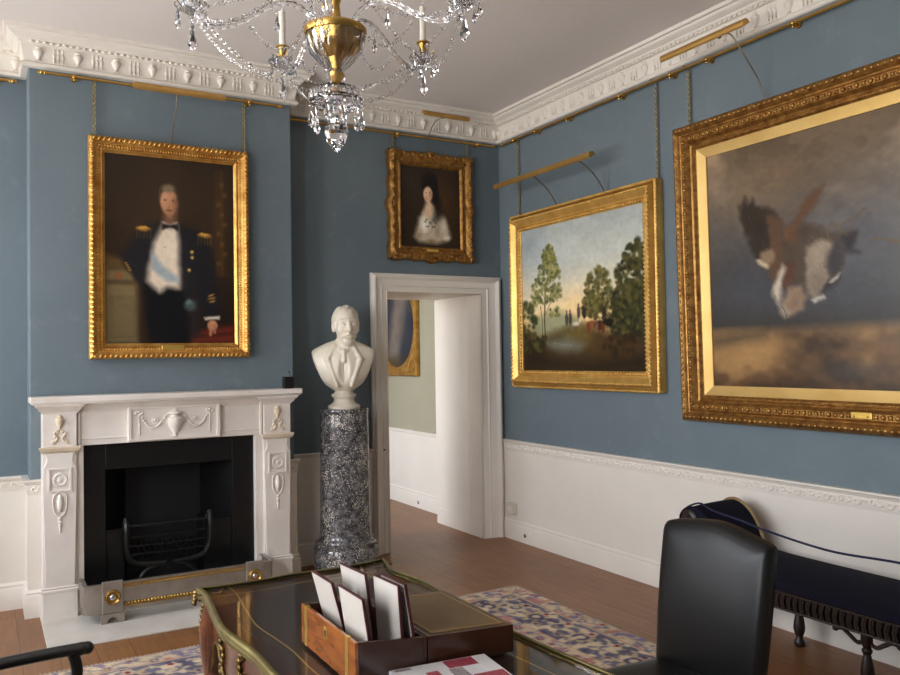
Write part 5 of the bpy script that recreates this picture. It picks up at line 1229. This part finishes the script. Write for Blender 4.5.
for y in (2.035, 2.525):
    MB().tube([(-.285, y, .40), (-.30, y, .60), (-.39, y, 1.0)], .017, 10).build('back_post', 'black_lacquer', ac, smooth=60)
    MB().tube([(.185, y, .40), (.185, y, .011)], [.02, .014], 10).build('leg', 'black_lacquer', ac, smooth=60); MB().tube([(-.285, y, .40), (-.32, y, .0145)], [.02, .015], 10).build('leg', 'black_lacquer', ac, smooth=60)

# ------------------------------------------------------------------ navy day bed along the right wall
bn = thing('upholstered_bench', 'navy upholstered scroll-ended bench with carved dark legs along the right wall', 'bench', (3.46, 2.05, 0))
BF, BB = 3.300, 3.620
prof = [(2.05, .412), (2.21, .412), (2.40, .412), (2.62, .413), (2.80, .416), (2.88, .424), (2.935, .450), (2.967, .502), (2.992, .557), (3.037, .617), (3.087, .654), (3.137, .670), (3.187, .662), (3.224, .637), (3.240, .602), (3.234, .567), (3.212, .543), (3.184, .528), (3.174, .48), (3.172, .40), (3.172, .352)]
full = [(p.x, p.y) for p in spline([(a, b, 0) for a, b in prof], 4)]; poly = [(4.10 - a, b) for a, b in full[::-1]][:-1] + full
def crown(x): return .014 * (1 - ((x - 3.46) / .16) ** 2) - .010 + .045 * (x - 3.3) / .32
def lift(x, a, b): return b + (crown(x) if b > .36 else 0) * (1 if abs(a - 2.05) < .85 else .25)
mb = MB(); rows = [[(x, a, lift(x, a, b)) for a, b in poly] for x in (BF, 3.303, 3.312, 3.33, 3.37, 3.42, 3.47, 3.52, 3.56, 3.595, 3.612, BB)]
mb.grid(rows)
for r in (rows[0], rows[-1]): mb.add(r, [tuple(range(len(r)))])
mb.build('upholstery', 'navy', bn, smooth=50)
MB().tube([(BB, a, lift(BB, a, b)) for a, b in full[24:-14]], .010, 6, ell=(1.3, .8)).build('edge_braid', 'braid', bn, smooth=60)
MB().tube([(BF, a, lift(BF, a, b)) for a, b in full[26:-14]], .005, 6).build('edge_piping', 'navy', bn, smooth=60)
for yy in (3.172, .928):
    MB().lathe([(0, .014), (.012, .016), (.018, .008), (.034, .012), (.048, .006), (.054, 0), (.050, -.01)], (BF - .004, yy, .600), 18, Matrix.Rotation(R(-90), 3, 'Y')).build('scroll_end', 'oak', bn, smooth=40)
rl = MB().box(BF + .004, BB - .006, .935, 3.165, .268, .358).build('seat_rail', 'oak', bn, smooth=0, bevel=.004)
mb = MB()
for i in range(64):
    y = lerp(.95, 3.15, (i + .5) / 64); mb.tube([(BF, y, .342), (BF - .006, y + .006, .31), (BF, y, .275)], .0085, 6)
mb.tube([(BF - .002, .94, .348), (BF - .002, 3.16, .348)], .007, 6).tube([(BF - .002, .94, .270), (BF - .002, 3.16, .270)], .006, 6)
mb.build('carved_fluting', 'oak', rl, smooth=60)
turn = [(0, 0), (.020, 0), (.027, .010), (.027, .026), (.020, .038), (.016, .05), (.023, .065), (.029, .09), (.027, .12), (.020, .155), (.015, .175), (.021, .184), (.023, .193), (.016, .202), (.020, .214), (.025, .225), (.025, .27), (0, .27)]
for x in (3.33, 3.59):
    for y in (3.11, 2.19 if x < 3.4 else 2.725, 1.55 if x < 3.4 else 1.40, .99):
        lg = MB().lathe(turn, (x, y, 0), 16).build('leg', 'oak', bn, smooth=40)
        for s in (-1, 1):
            mb = MB().tube(spline([(x, y + s * .016, .225), (x, y + s * .045, .215), (x, y + s * .08, .236), (x, y + s * .115, .256), (x, y + s * .145, .250)], 4), [.010] * 16 + [.014], 6); mb.ell((x, y + s * .150, .246), (.010, .016, .012), 8, 5)
            mb.build('carved_bracket', 'oak', lg, smooth=60)
rp = spline([(3.34, 3.252, .622), (3.35, 3.225, .655), (3.35, 3.145, .684), (3.34, 3.07, .668), (3.31, 2.97, .662), (3.28, 2.824, .657), (3.28, 2.64, .629), (3.28, 2.32, .602), (3.28, 2.00, .616), (3.28, 1.6, .615), (3.28, 1.25, .645), (3.31, 1.10, .660), (3.34, 1.00, .676), (3.35, .92, .680), (3.34, .85, .625)], 8)
tag(MB().tube(rp, .0055, 7).build('barrier_rope', 'navy_rope', smooth=80, origin=(3.25, 2.05, .61)), 'thin navy rope draped across the navy bench from scroll to scroll', 'rope')

# ------------------------------------------------------------------ chandelier
CX, CY = 1.079, 2.645
A2 = Vector((.378, .926, 0)).normalized(); R2 = Vector((A2.y, -A2.x, 0)); CC = Vector((CX, CY, 0))
cd = thing('chandelier', 'cut crystal chandelier with gilt bowl, swagged beads and ivory candles hanging from the ceiling', 'chandelier', (CX, CY, HC))
MB().lathe([(0, 3.452), (.075, 3.451), (.078, 3.440), (.06, 3.425), (.03, 3.412), (.02, 3.395), (0, 3.394)], (CX, CY, 0), 24).build('ceiling_rose', 'brass', cd, smooth=50)
MB().lathe([(0, 2.44), (.010, 2.442), (.016, 2.455), (.012, 2.47), (.020, 2.49), (.012, 2.51), (.016, 2.53), (.030, 2.56), (.020, 2.60), (.018, 2.64), (.020, 2.70), (.016, 2.74), (.024, 2.76), (.024, 2.775), (.014, 2.79), (.011, 2.95), (.009, 3.40), (0, 3.40)], (CX, CY, 0), 20).build('stem', 'brass', cd, smooth=50)
MB().lathe([(.020, 2.505), (.022, 2.50), (.040, 2.515), (.072, 2.548), (.094, 2.580), (.103, 2.612), (.105, 2.632), (.100, 2.632), (.098, 2.612), (.089, 2.584), (.068, 2.554), (.038, 2.523), (.020, 2.512)], (CX, CY, 0), 40, None, 20, .018).build('glass_bowl', 'crystal', cd, smooth=20)
MB().lathe([(.094, 2.634), (.106, 2.630), (.110, 2.638), (.110, 2.650), (.104, 2.656), (.094, 2.652), (.070, 2.640), (.020, 2.632), (.0, 2.632)], (CX, CY, 0), 40).lathe([(.012, 2.50), (.020, 2.545), (.036, 2.560), (.064, 2.575), (.085, 2.600), (.094, 2.634), (.089, 2.636), (.080, 2.604), (.058, 2.582), (.030, 2.568), (.010, 2.55)], (CX, CY, 0), 28, None, 7, .05).build('gilt_bowl_mount', 'brass', cd, smooth=40)
MB().ell((CX, CY, 2.485), (.034, .034, .022), 18, 10).build('glass_ball', 'crystal', cd, smooth=30); MB().ell((CX, CY, 2.81), (.05, .05, .045), 18, 10).build('glass_ball', 'crystal', cd, smooth=30)
MB().lathe([(0, 2.463), (.022, 2.462), (.05, 2.452), (.078, 2.438), (.093, 2.420), (.095, 2.405), (.090, 2.396), (.088, 2.404), (.074, 2.428), (.045, 2.443), (.012, 2.452), (0, 2.452)], (CX, CY, 0), 48, None, 24, .02).build('lower_dish', 'crystal', cd, smooth=20)
MB().lathe([(.080, 2.405), (.090, 2.398), (.090, 2.384), (.076, 2.378), (.060, 2.386), (.058, 2.396), (.070, 2.402)], (CX, CY, 0), 36, None, 12, .03).build('cut_glass_rim', 'crystal', cd, smooth=20)
def drop(mb, p, L, w, n=6):
    x, y, z = p; mb.lathe([(0, z), (w * .25, z - L * .10), (w * .55, z - L * .40), (w, z - L * .68), (w * .72, z - L * .86), (0, z - L)], (x, y, 0), n)
    return mb
def button(mb, p, r): return mb.lathe([(0, p[2] + r), (r, p[2]), (0, p[2] - r)], (p[0], p[1], 0), 6)
for k in range(10):
    a = 2 * PI * k / 10 + .2; p = CC + Vector((.088 * math.cos(a), .088 * math.sin(a), 2.385)); mb = MB(); button(mb, p - Vector((0, 0, .008)), .010)
    drop(mb, p - Vector((0, 0, .018)), .075 if k % 2 else .062, .0135).build('pendant_drop', 'crystal', cd, smooth=0)
MB().lathe([(0, 2.352), (.012, 2.346), (.016, 2.334), (.030, 2.318), (.043, 2.300), (.044, 2.285), (.036, 2.262), (.020, 2.236), (0, 2.214)], (CX, CY, 0), 12).build('finial_drop', 'crystal', cd, smooth=0)
MB().lathe([(0, 2.40), (.012, 2.395), (.016, 2.375), (.010, 2.355), (0, 2.352)], (CX, CY, 0), 10).tube([(CX, CY, 2.46), (CX, CY, 2.39)], .003, 6).build('finial_bead', 'crystal', cd, smooth=0)
def beadstring(p0, p1, sag, name='bead_swag', step=.019, r=.0072, big=None):
    p0 = Vector(p0); p1 = Vector(p1); L = (p1 - p0).length + abs(sag) * 1.2; n = max(4, int(L / step)); mb = MB()
    for i in range(n + 1):
        u = i / n; p = p0.lerp(p1, u) - Vector((0, 0, sag * 4 * u * (1 - u))); q = r * (1.35 if i % 4 == 2 else .85)
        mb.add([p + Vector(v) * q for v in ((1, 0, 0), (-1, 0, 0), (0, 1, 0), (0, -1, 0), (0, 0, 1.15), (0, 0, -1.15))], [(0, 2, 4), (2, 1, 4), (1, 3, 4), (3, 0, 4), (2, 0, 5), (1, 2, 5), (3, 1, 5), (0, 3, 5)])
    return mb.build(name, 'crystal', cd, smooth=0, fix=False)
ends = []; ZP = 2.672; NA = 5
for k in range(NA):
    th_ = R(-26 + 72 * k); d = A2 * math.cos(th_) + R2 * math.sin(th_); f = lambda r_, z: CC + d * r_ + Vector((0, 0, z)); RE = .480
    path = spline([f(.060, 2.655), f(.095, 2.700), f(.150, 2.728), f(.215, 2.715), f(.290, 2.668), f(.355, 2.632), f(.415, 2.622), f(.455, 2.640), f(RE, ZP - .008)], 6)
    arm_ = MB().tube(path, .0098, 6, tw=.42).build('arm', 'crystal', cd, smooth=25)
    e = f(RE, ZP); ends.append(e)
    mb = MB().lathe([(0, ZP - .012), (.018, ZP - .012), (.030, ZP - .004), (.046, ZP + .004), (.056, ZP + .016), (.054, ZP + .019), (.044, ZP + .010), (.028, ZP + .003), (0, ZP)], (e.x, e.y, 0), 32, None, 16, .05)
    mb.lathe([(0, ZP), (.018, ZP + .002), (.015, ZP + .015), (.020, ZP + .030), (0, ZP + .030)], (e.x, e.y, 0), 12)
    for q in range(8):
        a = q * PI / 4; mb.tube([(e.x + .022 * math.cos(a), e.y + .022 * math.sin(a), ZP + .006), (e.x + .034 * math.cos(a), e.y + .034 * math.sin(a), ZP + .030), (e.x + .046 * math.cos(a), e.y + .046 * math.sin(a), ZP + .040)], [.006, .005, .002], 5)
    mb.build('drip_pan', 'crystal', arm_, smooth=25)
    MB().lathe([(0, ZP + .028), (.011, ZP + .028), (.012, ZP + .04), (.016, ZP + .058), (.0185, ZP + .070), (.027, ZP + .072), (.027, ZP + .076), (.017, ZP + .076), (0, ZP + .076)], (e.x, e.y, 0), 18).build('candle_socket', 'brass', arm_, smooth=40)
    MB().lathe([(0, ZP + .075), (.0125, ZP + .075), (.0125, ZP + .215), (.010, ZP + .220), (0, ZP + .220)], (e.x, e.y, 0), 16).build('candle', 'wax', arm_, smooth=40)
    MB().lathe([(0, ZP + .22), (.006, ZP + .222), (.009, ZP + .236), (.006, ZP + .252), (0, ZP + .268)], (e.x, e.y, 0), 10).build('flame_bulb', 'crystal', arm_, smooth=60)
    mb = MB(); button(mb, (e.x, e.y, ZP - .026), .011); button(mb, (e.x, e.y, ZP - .046), .008); drop(mb, (e.x, e.y, ZP - .054), .085, .018).build('pendant_drop', 'crystal', arm_, smooth=0)
    for q in range(6):
        a = q * PI / 3 + .3; p = (e.x + .052 * math.cos(a), e.y + .052 * math.sin(a), ZP + .010); mb = MB(); button(mb, (p[0], p[1], p[2] - .010), .008); drop(mb, (p[0], p[1], p[2] - .018), .052, .0105).build('pan_drop', 'crystal', arm_, smooth=0)
    beadstring(f(.045, 2.93), f(RE - .03, ZP + .02), .045)                 # from the stem to the arm end
    beadstring(f(.090, 2.43), f(RE - .02, ZP - .012), .055)                # from the lower dish to the arm end
    beadstring(f(.105, 2.632), f(.30, 2.650), .075)
    mb = MB(); p = f(.20, 2.70); button(mb, p - Vector((0, 0, .008)), .009); drop(mb, p - Vector((0, 0, .018)), .06, .012).build('arm_drop', 'crystal', arm_, smooth=0)
for k in range(NA): beadstring(ends[k] - Vector((0, 0, .012)), ends[(k + 1) % NA] - Vector((0, 0, .012)), .085)
for k in range(12):
    a = 2 * PI * k / 12; p = CC + Vector((.05 * math.cos(a), .05 * math.sin(a), 2.86)); mb = MB(); button(mb, p, .009); drop(mb, p - Vector((0, 0, .009)), .07, .012).build('stem_drop', 'crystal', cd, smooth=0)
MB().lathe([(.010, 2.89), (.035, 2.885), (.056, 2.870), (.060, 2.862), (.054, 2.866), (.034, 2.878), (.010, 2.882)], (CX, CY, 0), 24, None, 12, .05).build('upper_dish', 'crystal', cd, smooth=25)
